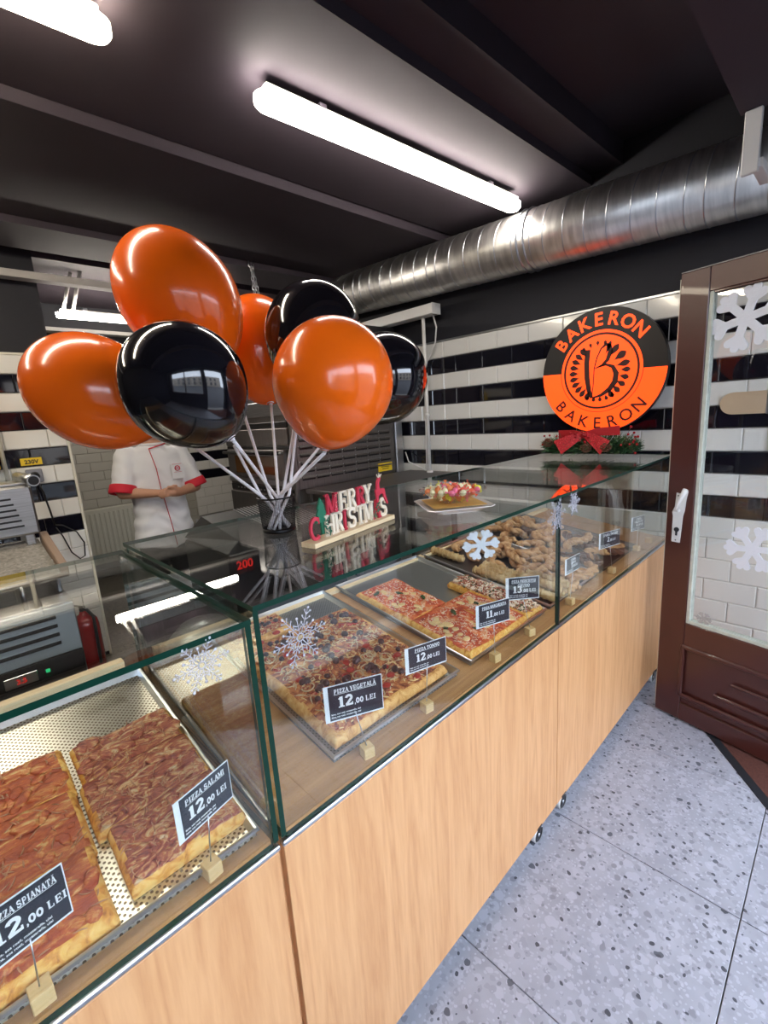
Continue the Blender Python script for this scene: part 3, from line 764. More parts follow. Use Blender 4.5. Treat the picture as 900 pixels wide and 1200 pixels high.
# tomato and basil slab + ham slab
t, w, l, zf = pizza('pizza_slab', 'front slab of red tomato pizza with basil leaves and grated cheese', .700, .905, .075, .320, M['margherita'], .026, 41, rim=.016, cut='br')
def dress(t, w, l, zf, seed, nb):
    r2 = random.Random(seed)
    shreds(t, w, l, zf, M['parm'], 420, r2, .008, .0012, .016, 'grated_cheese'); blobs(t, w, l, zf, M['cheese'], 16, r2, .011, .25, .03)
    lm = MB(); n = 10; vs = [(-.018,0,0)]
    for i in range(1, n):
        u = i/n; hw = .009*math.sin(PI*u)**.8; vs += [(-.018+.036*u, hw, .0015*math.sin(u*9)), (-.018+.036*u, 0, .0025+.002*math.sin(u*7)), (-.018+.036*u, -hw, .001*math.cos(u*8))]
    vs.append((.018,0,0)); fs = [(0,1,2), (0,2,3)]
    for i in range(n-2):
        a = 1+3*i; fs += [(a, a+3, a+4, a+1), (a+1, a+4, a+5, a+2)]
    a = 1+3*(n-2); e = len(vs)-1; fs += [(a, e, a+1), (a+1, e, a+2)]
    lmm = MB().add(vs, fs, 0, True).mesh('basil_leaf', M['basil'])
    for x, y, rz in nb:
        o = link('basil_leaf', lmm, t, (x, y, zf(x, y)+.004)); o.rotation_euler = (r2.uniform(-.2,.2), r2.uniform(-.2,.2), rz)
dress(t, w, l, zf, 3, [(-.045,.02,.4), (.03,-.05,2.1), (.05,.06,1.0)])
t, w, l, zf = pizza('pizza_slab', 'rear slab of red tomato pizza with basil leaves touching the front one', .700, .905, .3215, .585, M['margherita'], .026, 43, rim=.016, cut='f')
dress(t, w, l, zf, 4, [(-.06,.07,.2), (.01,.02,1.7), (.05,-.06,.8)])
t, w, l, zf = pizza('pizza_slab', 'red tomato pizza piece right of the front basil slab', .906, 1.033, .078, .330, M['margherita'], .026, 45, rim=.014, cut='lr')
dress(t, w, l, zf, 6, [(.0,.04,.9)])
t, w, l, zf = pizza('pizza_slab', 'pizza piece heaped with greens, ham and cheese behind the middle cards', 1.034, 1.150, .080, .420, M['crudo'], .030, 47, rim=.012, amp=.007)
r2 = random.Random(9)
shreds(t, w, l, zf, M['parm'], 260, r2, .02, .0035, .015, 'cheese_flakes'); shreds(t, w, l, zf, M['basil'], 160, r2, .02, .003, .015, 'green_leaves'); shreds(t, w, l, zf, M['salami'], 120, r2, .03, .004, .015, 'ham_strips')

# ---- rolled pastries and twisted pastries
def roll_mesh():
    m = MB(); L = .17; pts = []; rr = []
    for i in range(25):
        u = i/24; pts.append(((u-.5)*L, .003*math.sin(u*5), 0)); rr.append(.0165*(.75 if i in (0, 24) else 1)*(1+.09*math.sin(u*2*PI*7)))
    m.tube(pts, rr, 12)
    hel = [((u-.5)*L*.97, .0172*math.cos(u*2*PI*6.5), .0172*math.sin(u*2*PI*6.5)) for u in [i/90 for i in range(91)]]
    m.tube(hel, .0035, 5); return m.mesh('roll', M['roll'])
rmsh = roll_mesh()
rolls = [(1.272,.60,-82,0), (1.236,.345,-84,0), (1.276,.34,-80,0), (1.318,.35,-83,0), (1.25,.155,-86,0), (1.295,.15,-80,0), (1.34,.145,-85,0), (1.275,.150,-84,1), (1.325,.148,-79,1)]
RL = ['rolled cheese pastry lying alone at the back of its tray', 'left roll of the row of three in the middle of the tray', 'centre roll of the row of three in the middle of the tray', 'right roll of the row of three in the middle of the tray',
      'left roll of the bottom layer near the tray front', 'centre roll of the bottom layer near the tray front', 'right roll of the bottom layer near the tray front', 'left roll lying on top of the front layer', 'right roll lying on top of the front layer']
for (x, y, a, lv), lb in zip(rolls, RL):
    o = link('rolled_pastry', rmsh, None, (x, y, shelf_z(y)+.014+lv*.031)); o.rotation_euler = (R_(8.5)*math.sin(R_(abs(a))), -R_(8.5)*math.cos(R_(a)), R_(a))
    o.rotation_euler = (Matrix.Rotation(SL, 3, 'X') @ Matrix.Rotation(R_(a), 3, 'Z')).to_euler(); tag(o, lb, 'pastry', 'rolled cheese pastries')
def twist_mesh(kind, mat):
    m = MB(); n = 44; pa = []; pb = []; rr = []
    for i in range(n+1):
        u = i/n
        if kind == 0: a = PI*(u*1.25-.12); c = Vector((math.cos(a)*.058, math.sin(a)*.048, 0))            # horseshoe
        elif kind == 1: c = Vector(((u-.5)*.19, .018*math.sin(u*4.2), 0))                                # long stick
        else: a = 2*PI*u*1.0; c = Vector((math.cos(a)*.046, math.sin(a)*.036, 0)); 
        if i: tdir_ = (c-prev).normalized()
        else: tdir_ = Vector((0,1,0)) if kind != 1 else Vector((1,0,0))
        prev = c; s = Vector((-tdir_.y, tdir_.x, 0)); th = u*2*PI*2.6
        off = s*math.cos(th)*.009+Vector((0,0,1))*math.sin(th)*.006
        pa.append(c+off); pb.append(c-off); rr.append(.0115*(.55+.45*min(1, min(u, 1-u)*9)))
    m.tube(pa, rr, 9); m.tube(pb, rr, 9); return m.mesh('twist', mat)
tw_m = [twist_mesh(k, M['pastry']) for k in range(3)]; ch_m = [twist_mesh(k, M['choc']) for k in range(3)]
ty = random.Random(12)
cells = []
for j in range(6):
    for i in range(4):
        cells.append((1.39+.076*i+(j % 2)*.02, .13+.092*j, 0))
cells += [(1.45+.08*i, .22+.14*j, 1) for j in range(3) for i in range(2)]
placesw = ['front row', 'second row', 'third row', 'fourth row', 'fifth row', 'back row']; colw = ['against the rolls', 'left of centre', 'right of centre', 'against the right rim']
for n_, (x, y, lv) in enumerate(cells):
    if x > 1.62: continue
    k = ty.choice((0,0,1)); o = link('twisted_pastry', tw_m[k], None, (x, y, shelf_z(y)+.016+lv*.026))
    o.rotation_euler = (Matrix.Rotation(SL, 3, 'X') @ Matrix.Rotation(ty.uniform(0,6.28), 3, 'Z')).to_euler()
    shp = 'horseshoe-shaped twisted pastry' if k == 0 else 'straight twisted pastry stick'
    if n_ < 24: lb = f'{shp} in the {placesw[n_//4]} of its tray, {colw[n_%4]}'
    else: lb = f'{shp} lying on the others, {["front left", "front right", "middle left", "middle right", "rear left", "rear right"][n_-24]} of its tray'
    tag(o, lb, 'pastry', 'twisted pastries')
cells = [(1.73+.095*i, .14+.095*j, 0) for j in range(6) for i in range(4)]+[(1.79+.12*i, .25+.15*j, 1) for j in range(3) for i in range(2)]
colw2 = ['left side', 'left of centre', 'right of centre', 'nearest the wall']
for n_, (x, y, lv) in enumerate(cells):
    k = ty.choice((0,0,1,2)); dk = ty.random() < (.25 if y > .35 else .6)
    o = link('twisted_pastry', (ch_m if dk else tw_m)[k], None, (x, y, shelf_z(y)+.016+lv*.026)); o.rotation_euler = (Matrix.Rotation(SL, 3, 'X') @ Matrix.Rotation(ty.uniform(0,6.28), 3, 'Z')).to_euler()
    shp = ('dark chocolate ' if dk else 'golden ')+('horseshoe pastry', 'pastry stick', 'ring pastry')[k]
    if n_ < 24: lb = f'{shp} in the {placesw[n_//4]} of the far right tray, {colw2[n_%4]}'
    else: lb = f'{shp} on the far tray pile, {["front left", "front right", "middle left", "middle right", "rear left", "rear right"][n_-24]}'
    tag(o, lb, 'pastry', 'pastries on the far right tray')

# ---- slab-serif letters used by the cards and the wooden sign
def ribbon(m, pts, w, th, mi, X, W=None):
    n = len(pts); P = [Vector(p) for p in pts]; ws = W or [w]*n; L = []; Rr = []
    for i, p in enumerate(P):
        d = (P[min(i+1, n-1)]-P[max(i-1, 0)]).normalized(); s = Vector((-d.y, d.x)); L.append(p+s*ws[i]/2); Rr.append(p-s*ws[i]/2)
    vs = [Vector((q.x, q.y, z)) for z in (0, th) for q in L+Rr]
    k = 2*n; fs = []
    for i in range(n-1):
        fs += [(i, i+1, n+i+1, n+i), (k+i, k+n+i, k+n+i+1, k+i+1), (i, k+i, k+i+1, i+1), (n+i, n+i+1, k+n+i+1, k+n+i)]
    fs += [(0, n, k+n, k), (n-1, k+n-1, k+2*n-1, 2*n-1)]
    m.add([X @ v for v in vs], fs, mi)
def arc(cx, cy, rx, ry, a0, a1, n=12): return [(cx+rx*math.cos(R_(a0+(a1-a0)*i/n)), cy+ry*math.sin(R_(a0+(a1-a0)*i/n))) for i in range(n+1)]
T_, t_ = .20, .09
def sf(x, y, w=.3): return ([(x-w/2, y), (x+w/2, y)], t_)
GL = {
 'M': [([(.14,0),(.14,1)],t_), ([(.14,1),(.48,.12)],T_), ([(.48,.12),(.80,1)],t_), ([(.82,0),(.82,1)],T_), sf(.14,.04), sf(.82,.04,.34), sf(.10,.96,.24), sf(.86,.96,.28)],
 'E': [([(.22,0),(.22,1)],T_), ([(.1,.955),(.72,.955)],t_), ([(.1,.045),(.76,.045)],t_), ([(.22,.5),(.58,.5)],t_), ([(.70,.99),(.70,.72)],t_), ([(.74,.0),(.74,.30)],t_), ([(.57,.62),(.57,.38)],t_)],
 'R': [([(.22,0),(.22,1)],T_), (arc(.42,.74,.27,.22,90,-90),.13), ([(.1,.955),(.45,.955)],t_), ([(.2,.52),(.45,.52)],t_), ([(.44,.52),(.74,.02)],T_), sf(.2,.045,.36), sf(.78,.045,.2)],
 'Y': [([(.14,.96),(.42,.45)],T_), ([(.72,.96),(.42,.45)],t_), ([(.42,.48),(.42,0)],T_), sf(.14,.96), sf(.72,.96,.24), sf(.42,.045,.36)],
 'C': [(arc(.48,.5,.36,.45,50,310,18),.16), ([(.74,.98),(.74,.68)],t_)],
 'H': [([(.2,0),(.2,1)],T_), ([(.76,0),(.76,1)],T_), ([(.2,.5),(.76,.5)],t_), sf(.2,.045,.36), sf(.76,.045,.36), sf(.2,.955,.36), sf(.76,.955,.36)],
 'I': [([(.25,0),(.25,1)],T_), sf(.25,.045,.4), sf(.25,.955,.4)],
 'S': [(arc(.42,.73,.26,.22,40,250,12)+arc(.42,.28,.28,.23,80,-150,12),.17), ([(.68,.98),(.68,.68)],t_), ([(.12,.02),(.12,.32)],t_)],
 'T': [([(.42,0),(.42,1)],T_), ([(.06,.955),(.78,.955)],t_), ([(.08,.98),(.08,.72)],t_), ([(.76,.98),(.76,.72)],t_), sf(.42,.045,.4)],
 'A': [([(.12,0),(.42,1)],t_), ([(.42,1),(.74,0)],T_), ([(.22,.34),(.64,.34)],t_), sf(.12,.045,.26), sf(.74,.045,.32)],
}
# ---- price cards on wooden cubes
GL.update({
 'P': [([(.22,0),(.22,1)],T_), (arc(.42,.72,.27,.24,90,-90),.13), ([(.1,.955),(.45,.955)],t_), ([(.2,.48),(.45,.48)],t_), sf(.2,.045,.36)],
 'Z': [([(.1,.955),(.72,.955)],t_), ([(.1,.045),(.74,.045)],t_), ([(.66,.95),(.16,.05)],T_), ([(.12,.98),(.12,.72)],t_), ([(.72,.0),(.72,.30)],t_)],
 'V': [([(.16,.96),(.44,.0)],T_), ([(.72,.96),(.46,.0)],t_), sf(.14,.955), sf(.72,.955,.24)],
 'G': [(arc(.48,.5,.36,.45,50,350,18),.16), ([(.80,.0),(.80,.45)],.15), ([(.58,.46),(.92,.46)],t_)],
 'L': [([(.22,0),(.22,1)],T_), sf(.22,.955,.36), ([(.1,.045),(.72,.045)],t_), ([(.70,0),(.70,.32)],t_)],
 'O': [(arc(.45,.5,.34,.44,0,360,20),.17)],
 'N': [([(.18,0),(.18,1)],t_), ([(.18,1),(.74,.02)],T_), ([(.76,0),(.76,1)],t_), sf(.16,.045,.26), sf(.76,.955,.28)],
 'D': [([(.22,0),(.22,1)],T_), (arc(.36,.5,.40,.45,90,-90,14),.15), ([(.1,.955),(.4,.955)],t_), ([(.1,.045),(.4,.045)],t_)],
 'U': [([(.2,1),(.2,.35)],T_), (arc(.47,.35,.27,.30,180,360,10),.13), ([(.74,1),(.74,.35)],t_), sf(.18,.955,.34), sf(.74,.955,.26)],
 '1': [([(.3,0),(.3,1)],.25), ([(.06,.80),(.3,.94)],.10), sf(.3,.045,.56)],
 '2': [(arc(.40,.72,.25,.22,170,-35,12)+[(.14,.10)],.20), ([(.08,.08),(.74,.08)],.16), ([(.72,.0),(.72,.28)],t_)],
 '3': [(arc(.38,.74,.24,.20,160,-80,10),.18), (arc(.38,.29,.28,.23,80,-160,12),.20)],
 '0': [(arc(.42,.5,.27,.43,0,360,20),.21)],
 ',': [([(.12,.16),(.20,.0),(.10,-.18)],.15)],
})
ADV = {'I':.50, '1':.62, ',':.30, ' ':.40, 'M':1.0, 'N':.96, 'G':.98, 'O':.92, 'C':.88, 'Z':.84, '0':.84, '3':.82, '2':.84}
def typeset(m, txt, h, x, y, X, align='C', xs=1.0, z=.0009):
    adv = [ADV.get(c, .88) for c in txt.replace('Ă','A').replace('Ț','T')]
    w = sum(adv)*h*xs; cx = x-w/2 if align == 'C' else (x-w if align == 'R' else x)
    for c, a in zip(txt, adv):
        b_ = {'Ă':'A', 'Ț':'T'}.get(c, c)
        L = X @ T3(cx, y, z) @ Matrix.Diagonal((h*xs, h, 1, 1))
        for k, (pts, ww) in enumerate(GL.get(b_, [])): ribbon(m, pts, ww*1.15, .0003+.00003*k, 0, L)
        if c == 'Ă': ribbon(m, arc(.44,1.26,.16,.12,190,350,6), .09, .0003, 0, L)
        if c == 'Ț': ribbon(m, [(.44,-.08),(.42,-.24)], .10, .0003, 0, L)
        cx += a*h*xs
    return w
def price_card(x, y, zc, yaw, w, h, title, price, small, bx_, by_, label, lean=0):
    t = thing('price_card', label, 'price card', (bx_, by_, shelf_z(by_) if by_ > .05 else .8075), 0)
    bz = shelf_z(by_) if by_ > .05 else .8075
    P = Vector((bx_, by_, bz)); bl = .026
    cu = MB().box((0,0,bl/2), (bl, bl, bl), b=.0012).build('wooden_cube', M['block'], t); cu.rotation_euler = (0,0,yaw*.5)
    top = Vector((x, y, zc))-P
    ux = Vector((math.cos(yaw), math.sin(yaw), 0))
    n = Vector((math.sin(yaw), -math.cos(yaw), 0))
    foot = Vector((0,0,bl-.002)); hold = top-Vector((0,0,h/2))+Vector((0,0,.012))+n*.0025
    MB().tube([foot, foot+(hold-foot)*.6, hold], .0011, 6).build('wire_clip', M['alu'], t)
    c = MB(); Mx = Matrix((ux, Vector((0,0,1)), n)).transposed().to_4x4(); Mx.translation = top
    c.prism([(-w/2,-h/2), (w/2,-h/2), (w/2,h/2), (-w/2,h/2)], -.0012, 0, M_=Mx)
    cd = c.build('card', M['card_edge'], t)
    f = MB(); lw = .0018; wl = .010
    f.prism([(-w/2+wl,-h/2+lw*2), (w/2-lw,-h/2+lw*2), (w/2-lw,h/2-lw), (-w/2+wl,h/2-lw)], .0001, .0006, M_=Mx); f.build('card_face', M['card'], cd)
    k = MB()
    lines = title.split('\n'); hh = h*.155
    for i, ln in enumerate(lines):
        n_ = sum(ADV.get(c, .88) for c in ln); cx = wl*.4; xs_ = min(.95, w*.72/(n_*hh*.8)); hx = hh*.80
        wd = typeset(k, ln, hx, cx, h*.26-i*h*.19, Mx, 'C', xs_)
        k.prism([(cx-wd/2, h*.232-i*h*.19), (cx+wd/2, h*.232-i*h*.19), (cx+wd/2, h*.241-i*h*.19), (cx-wd/2, h*.241-i*h*.19)], .0007, .0010, M_=Mx)
    big, rest = price
    yb = -h*.13-(.05*h if len(lines) > 1 else 0)
    typeset(k, big, h*.29, -w*.01, yb, Mx, 'R', .95); typeset(k, rest, h*.145, w*.0, yb, Mx, 'L', .85)
    for i in range(2):
        place(k, text_mb(small, h*.062, .0003, .0001, 'LEFT'), Mx @ T3(-w/2+wl+.003, -h*.31-i*h*.08, .0009))
    k.build('lettering', M['ink'], cd)
    return t
sm = 'faina, sos rosii, mozzarella, ulei'
price_card(.232,.050,.950,R_(-25),.132,.086,'PIZZA VEGETALĂ',('12',',00 LEI'),sm,.245,.036,'price card reading PIZZA VEGETALA in front of the olive slab')
price_card(.468,.045,.951,R_(-17),.122,.070,'PIZZA TONNO',('12',',00 LEI'),sm,.453,.038,'price card reading PIZZA TONNO at the right front corner of the olive slab')
price_card(-.107,.040,.940,R_(15),.108,.076,'PIZZA SALAMI',('12',',00 LEI'),sm,-.117,.030,'price card reading PIZZA SALAMI in the nearer glass case')
price_card(-.350,.037,.936,R_(9),.100,.083,'PIZZA SPIANATĂ',('12',',00 LEI'),sm,-.353,.030,'price card reading PIZZA SPIANATA cut by the left picture edge')
price_card(.775,.045,.954,R_(-20),.122,.072,'PIZZA MARGHERITA',('11',',00 LEI'),sm,.766,.035,'price card reading PIZZA MARGHERITA before the basil slab')
price_card(.975,.060,.966,R_(-40),.112,.078,'PIZZA PROSCIUTTO\nCRUDO',('13',',00 LEI'),sm,.978,.035,'price card reading PIZZA PROSCIUTTO CRUDO left of the glass seam')
price_card(1.323,.045,.955,R_(-3),.112,.062,'COVRIG\nSIMPLU',('1',',00 LEI'),sm,1.288,.037,'first small price card right of the glass seam, before the twisted pastries')
price_card(1.693,.045,.966,R_(-15),.140,.070,'COVRIGI UMPLUȚI',('2',',00 LEI'),sm,1.713,.038,'wide price card between the two small ones, before the far right tray')
price_card(2.095,.055,.951,R_(-16),.105,.070,'COVRIG\nCIOCOLATĂ',('2',',00 LEI'),sm,2.078,.051,'price card nearest the door frame at the far end of the case')
o = bx('wooden_cube', 2.265, 2.293, .04, .068, .8075, .8335, M['block']); tag(o, 'small bare wooden cube at the far end of the glass case', 'block')

# ---- snowflakes
def silver_flake(name, label, x, z, R, seed=0):
    m = MB(); y = 0
    for k in range(12):
        a = 2*PI*k/12+.1; L = R*(1.0 if k % 2 == 0 else .68); d = Vector((math.cos(a), 0, math.sin(a))); s = Vector((-math.sin(a), 0, math.cos(a)))
        m.tube([d*.12*R, d*L], .0009, 4)
        for f, q in ((.38,.14), (.58,.19), (.78,.15)):
            if k % 2 and f > .7: continue
            for sg in (-1, 1):
                m.tube([d*L*f, d*L*(f+.12)+s*sg*R*q*.8], .0009, 4); m.ell(d*L*(f+.13)+s*sg*R*q*.8, (.0018,.0014,.0018), 6, 4)
        m.ell(d*L, (.0028,.0016,.0028), 6, 5)
    m.ring((0,0,0), R*.13, .0014, 14, 4, axis='y')
    o = m.build(name, M['crystal'], None, (x, -.0022, z)); return tag(o, label, 'snowflake')
silver_flake('snowflake_ornament', 'glittery silver snowflake on the glass over the olive pizza', .083, 1.172, .054)
silver_flake('snowflake_ornament', 'glittery clear snowflake on the nearer glass case', -.092, 1.197, .042)
silver_flake('snowflake_ornament', 'glittery silver snowflake on the glass beside the narrow seam', 1.085, 1.195, .062)
silver_flake('snowflake_ornament', 'small glittery snowflake on the glass just past the seam', 1.215, 1.215, .045)
def felt_flake(label, R, mat, Mx, th=.006, arms=6, rot=.1):
    m = MB()
    def cap(p0, p1, r0, r1):
        d = Vector(p1)-Vector(p0); a = math.atan2(d.y, d.x); pts = []
        for i in range(7): b = a+PI/2+PI*i/6; pts.append((p0[0]+math.cos(b)*r0, p0[1]+math.sin(b)*r0))
        for i in range(7): b = a-PI/2+PI*i/6; pts.append((p1[0]+math.cos(b)*r1, p1[1]+math.sin(b)*r1))
        m.prism(pts, rnd(0,.0006), th+rnd(0,.0008), M_=Mx)
    for k in range(arms):
        a = 2*PI*k/arms+rot
        def q(r, da=0): return (math.cos(a+da)*r, math.sin(a+da)*r)
        cap((0,0), q(R*.90), R*.12, R*.12)
        for f, g, dd_ in ((.52,.82,.27),):
            for sg in (-1, 1):
                b = q(R*f); e = q(R*g, sg*dd_); cap(b, e, R*.08, R*.125)
    o = m.build('snowflake_decoration', mat); return tag(o, label, 'snowflake')
Mg = Matrix.Translation((.80,.10,1.152)) @ Matrix.Rotation(R_(-42), 4, 'Z') @ Matrix(((1,0,0,0), (0,0,-1,0), (0,.85,0,0), (0,0,0,1)))
fh = MB().tube([(.80,.10,1.20), (.80,.10,1.2488)], .0006, 4).build('hanging_thread', M['stick']); tag(fh, 'thin thread holding the felt snowflake under the glass top', 'thread')
felt_flake('white felt snowflake hanging under the glass top above the rolled pastries', .056, M['felt'], Mg)

# ================================================================== ON THE GLASS TOP
sg0 = Vector((.262,.205,ZTOP)); sg1 = Vector((.575,.262,ZTOP)); sd = (sg1-sg0); SLn = sd.length; yawS = math.atan2(sd.y, sd.x)
ts = thing('holiday_sign', 'wooden MERRY CHRISTMAS letter sign on the glass top', 'sign', (sg0+sg1)/2, yawS)
MB().box((0,0,.0065), (SLn+.01,.045,.012), b=.001).build('base_board', M['pine'], ts)
def letter(ch, x, z, h, wsc, mk, y=-.004, th=.006, name='letter'):
    m = MB(); X = T3(x, y, z) @ Matrix.Rotation(R_(90), 4, 'X') @ Matrix.Diagonal((h*wsc, h, 1, 1))
    for k, (pts, w) in enumerate(GL[ch]):
        ribbon(m, pts, w, -th-.0002*k, 0, X)
    return m.build(name, M[mk], ts)
hL = .052; z0 = .0125
xs = -SLn/2+.002
seq = [('C','toy_red',.052,.80), ('H','toy_cream',.036,.78), ('R','toy_cream',.034,.80), ('I','toy_red',.020,.6), ('S','toy_cream',.034,.80), ('T','toy_cream',.034,.80), ('M','toy_cream',.040,.82), ('A','toy_red',.034,.80), ('S','toy_cream',.032,.85)]
x = xs
for i, (c_, mk, adv, ws_) in enumerate(seq):
    letter(c_, x, z0, hL*(1.0 if c_ != 'C' else 1.05), ws_, mk, y=-.004-.001*(i % 2)); x += adv*.98
x = xs+.064
for i, (c_, mk, adv) in enumerate([('M','toy_red',.046), ('E','toy_cream',.036), ('R','toy_cream',.036), ('R','toy_red',.034), ('Y','toy_cream',.038)]):
    letter(c_, x, z0+hL-.003, hL*.98, .86, mk, y=-.002-.001*(i % 2)); x += adv*.98
# polka dots on red letters
dots = MB(); rr_ = random.Random(2)
for _ in range(26): dots.ell((xs+.070+rr_.uniform(0,.036), -.0145, z0+hL+rr_.uniform(.004,.046)), (.0009,.0006,.0009), 5, 4)
tag(dots.build('polka_dots', M['toy_cream'], ts), kind='stuff')
tr = MB(); X = T3(xs+.045, .002, z0+hL*.75) @ Matrix.Rotation(R_(90), 4, 'X')
tr.prism([(-.004,-.03), (.004,-.03), (.004,.0), (.021,0), (.012,.017), (.017,.017), (.009,.033), (.013,.033), (0,.058), (-.013,.033), (-.009,.033), (-.017,.017), (-.012,.017), (-.021,0), (-.004,0)], 0, .005, M_=X); tr.build('fir_tree', M['toy_green'], ts)
hb = MB()
for cxx in (xs+.052, xs+.248):
    for k in range(14):
        a = R_(rr_.uniform(20,160)); p0 = Vector((cxx+rr_.uniform(-.008,.008), -.013, z0+.004+.003*k)); hb.tube([p0, p0+Vector((math.cos(a)*.012, -.002, math.sin(a)*.010))], .0014, 4)
tag(hb.build('holly_sprig', M['toy_green'], ts), kind='stuff')
dr = MB(); X = T3(xs+.285, -.004, z0+hL+.001) @ Matrix.Rotation(R_(90), 4, 'X') @ Matrix.Diagonal((.001,.001,1,1))
dr.prism([(-26,16), (-24,4), (-22,-8), (-18,-8), (-16,8), (-6,14), (6,12), (12,0), (20,-14), (24,-20), (28,-18), (22,-4), (16,12), (14,26), (4,28), (-8,28), (-10,44), (-2,56), (-6,60), (-14,58), (-20,48), (-22,30), (-28,26)], 0, .005, M_=X)
dr.build('deer_figure', M['toy_red'], ts)
an = MB()
for dx, dz in ((-.012,.062), (-.004,.064), (.004,.060)):
    an.tube([(xs+.277, -.0065, z0+hL+.055), (xs+.285+dx*1.4, -.0065, z0+hL+dz+.008)], .0014, 5)
an.tube([(xs+.276, -.0065, z0+hL+.064), (xs+.292, -.0065, z0+hL+.068)], .0012, 5)
an.build('antlers', M['toy_cream'], ts)

# ---- plate with the candy bowl
pc = Vector((.765,.172,ZTOP+.0003)); yw = R_(-35)
pl = thing('square_plate', 'white square plate with raised rim under the candy bowl', 'plate', pc, yw)
m = MB(); prof = [(.058,0), (.060,.003), (.092,.018), (.096,.019), (.095,.021), (.060,.007), (.055,.006)]
vs = []; fs = []; K = 32
def sq(r, k):
    a = 2*PI*(k+.5)/K; c, s = math.cos(a), math.sin(a); f = 1/max(abs(c), abs(s)); f = min(f, 1.33); return (r*c*f, r*s*f)
for r, z in prof: vs += [(*sq(r, k), z) for k in range(K)]
for q in range(len(prof)-1):
    for k in range(K): fs.append((q*K+k, q*K+(k+1) % K, (q+1)*K+(k+1) % K, (q+1)*K+k))
fs.append(tuple(range((len(prof)-1)*K, len(prof)*K))); fs.append(tuple(reversed(range(K))))
m.add(vs, fs); m.build('dish', M['ceramic'], pl)
nk = MB(); nk.prism([(-.075,-.075), (.075,-.075), (.075,.075), (-.075,.075)], .0225, .0235); nko = nk.build('napkin', M['napkin'], None, pc); nko.rotation_euler = (0,0,yw); tag(nko, 'golden paper napkin lying on the square plate under the bowl', 'napkin')
pl.scale = (1.05,1.05,1); nko.scale = (1.05,1.05,1)
bw = thing('glass_bowl', 'shallow clear glass bowl of sweets on the square plate', 'bowl', pc+Vector((0,0,.0239)))
m = MB(); m.lathe([(0,0), (.030,.0), (.050,.008), (.088,.032), (.100,.040), (.098,.0415), (.086,.035), (.048,.011), (.028,.004), (0,.004)], 40); m.build('dish', M['bowl'], bw)
ck = ['candy_pink','candy_yellowc','candy_orangec','candy_creamc','candy_coral']
cm = {}
for q in ck:
    mm = MB().ell((0,0,0), (.0115,.010,.009), 10, 6, mi=0)
    for s in (-1, 1):
        mm.add([(s*.010,0,0), (s*.018,.006,.003), (s*.019,0,-.002), (s*.018,-.006,.003)], [(0,1,2), (0,2,3)], 0)
    cm[q] = mm.mesh('candy', M[q])
rc = random.Random(4)
cn = {'candy_pink':'pink', 'candy_yellowc':'lime yellow', 'candy_orangec':'orange', 'candy_creamc':'cream', 'candy_coral':'coral red'}
k = 0
for lay, (n, R0, z) in enumerate(((7,.028,.0140), (11,.052,.024), (7,.027,.028), (15,.076,.037), (11,.050,.041), (6,.024,.044))):
    for i in range(n):
        a = 2*PI*i/n+lay*.7; q = rc.choice(ck) if lay < 3 else ('candy_coral' if (-.9 < math.sin(a-.6) and math.cos(a+.7) > .45) else rc.choice(['candy_creamc']*4+['candy_yellowc','candy_pink','candy_orangec','candy_orangec']))
        o = link('wrapped_sweet', cm[q], None, pc+Vector((0,0,.0239))+Vector((math.cos(a)*R0, math.sin(a)*R0, z))); o.rotation_euler = (rc.uniform(0,6), rc.uniform(0,6), rc.uniform(0,6))
        o.scale = [rc.uniform(.85,1.05)]*3
        ly = ['bottom', 'second', 'second', 'upper', 'upper', 'topmost'][lay]
        da = (a-R_(225)) % (2*PI); sd8 = ['front', 'front right', 'right', 'back right', 'back', 'back left', 'left', 'front left'][int((da+PI/8)/(PI/4)) % 8]
        lbl = f'{cn[q]} wrapped sweet at the {sd8} of the {ly} layer in the glass bowl'; tag(o, lbl, 'sweet', f'{cn[q]} sweets at the {sd8} of the {ly} layer')
# ---- black mesh cup, sticks and balloons
BC = Vector((.318,.425,ZTOP))
cup = thing('mesh_cup', 'black wire mesh pencil cup holding the balloon sticks', 'cup', BC+Vector((0,0,.0003)))
m = MB(); nW = 72; hC = .094
def cr(z): return .043+.006*z/hC
for k in range(nW):
    a = 2*PI*k/nW; m.tube([(math.cos(a)*cr(z), math.sin(a)*cr(z), z) for z in (.006, hC)], .00042, 3, cap=False)
for j in range(30):
    z = .006+(hC-.008)*j/29; m.ring((0,0,z), cr(z), .00042, 40, 3)
m.build('mesh_wall', M['black_metal'], cup)
MB().ring((0,0,hC), cr(hC), .0022, 40, 8).build('rim', M['black_metal'], cup)
MB().lathe([(0,0), (.044,0), (.0452,.003), (.0445,.011), (.043,.011), (.043,.002), (0,.002)], 40).build('base', M['black_metal'], cup)
def balloon(label, C, K, ra, rb, mat, grp, seed=0):
    """C centre, K knot, ra half length, rb radius"""
    C = Vector(C); K = Vector(K); ax = (C-K).normalized(); K = C-ax*ra*1.06
    t = thing('balloon', label, 'balloon', C, 0, grp)
    prof = []; n = 30
    for i in range(n+1):
        u = i/n; th = PI*u; z = math.cos(th)*ra
        r = rb*math.sin(th)
        if z < 0: f = -z/ra; r *= (1-.10*f*f); z *= 1+.06*f**3
        prof.append((max(r, .0), z))
    prof = prof[:-1]+[(.008, -ra*1.055), (.010, -ra*1.075), (.004, -ra*1.08)]
    q = Vector((0,0,1)).rotation_difference(ax).to_matrix()
    MB().lathe(prof, 48, mat=q).build('skin', mat, t)
    cupm = MB(); cupm.lathe([(.004,-ra*1.12), (.005,-ra*1.09), (.011,-ra*1.055), (.012,-ra*1.045), (.005,-ra*1.07)], 16, mat=q); cupm.build('balloon_holder', M['stick'], t)
    return C-ax*ra*1.12
kn = []
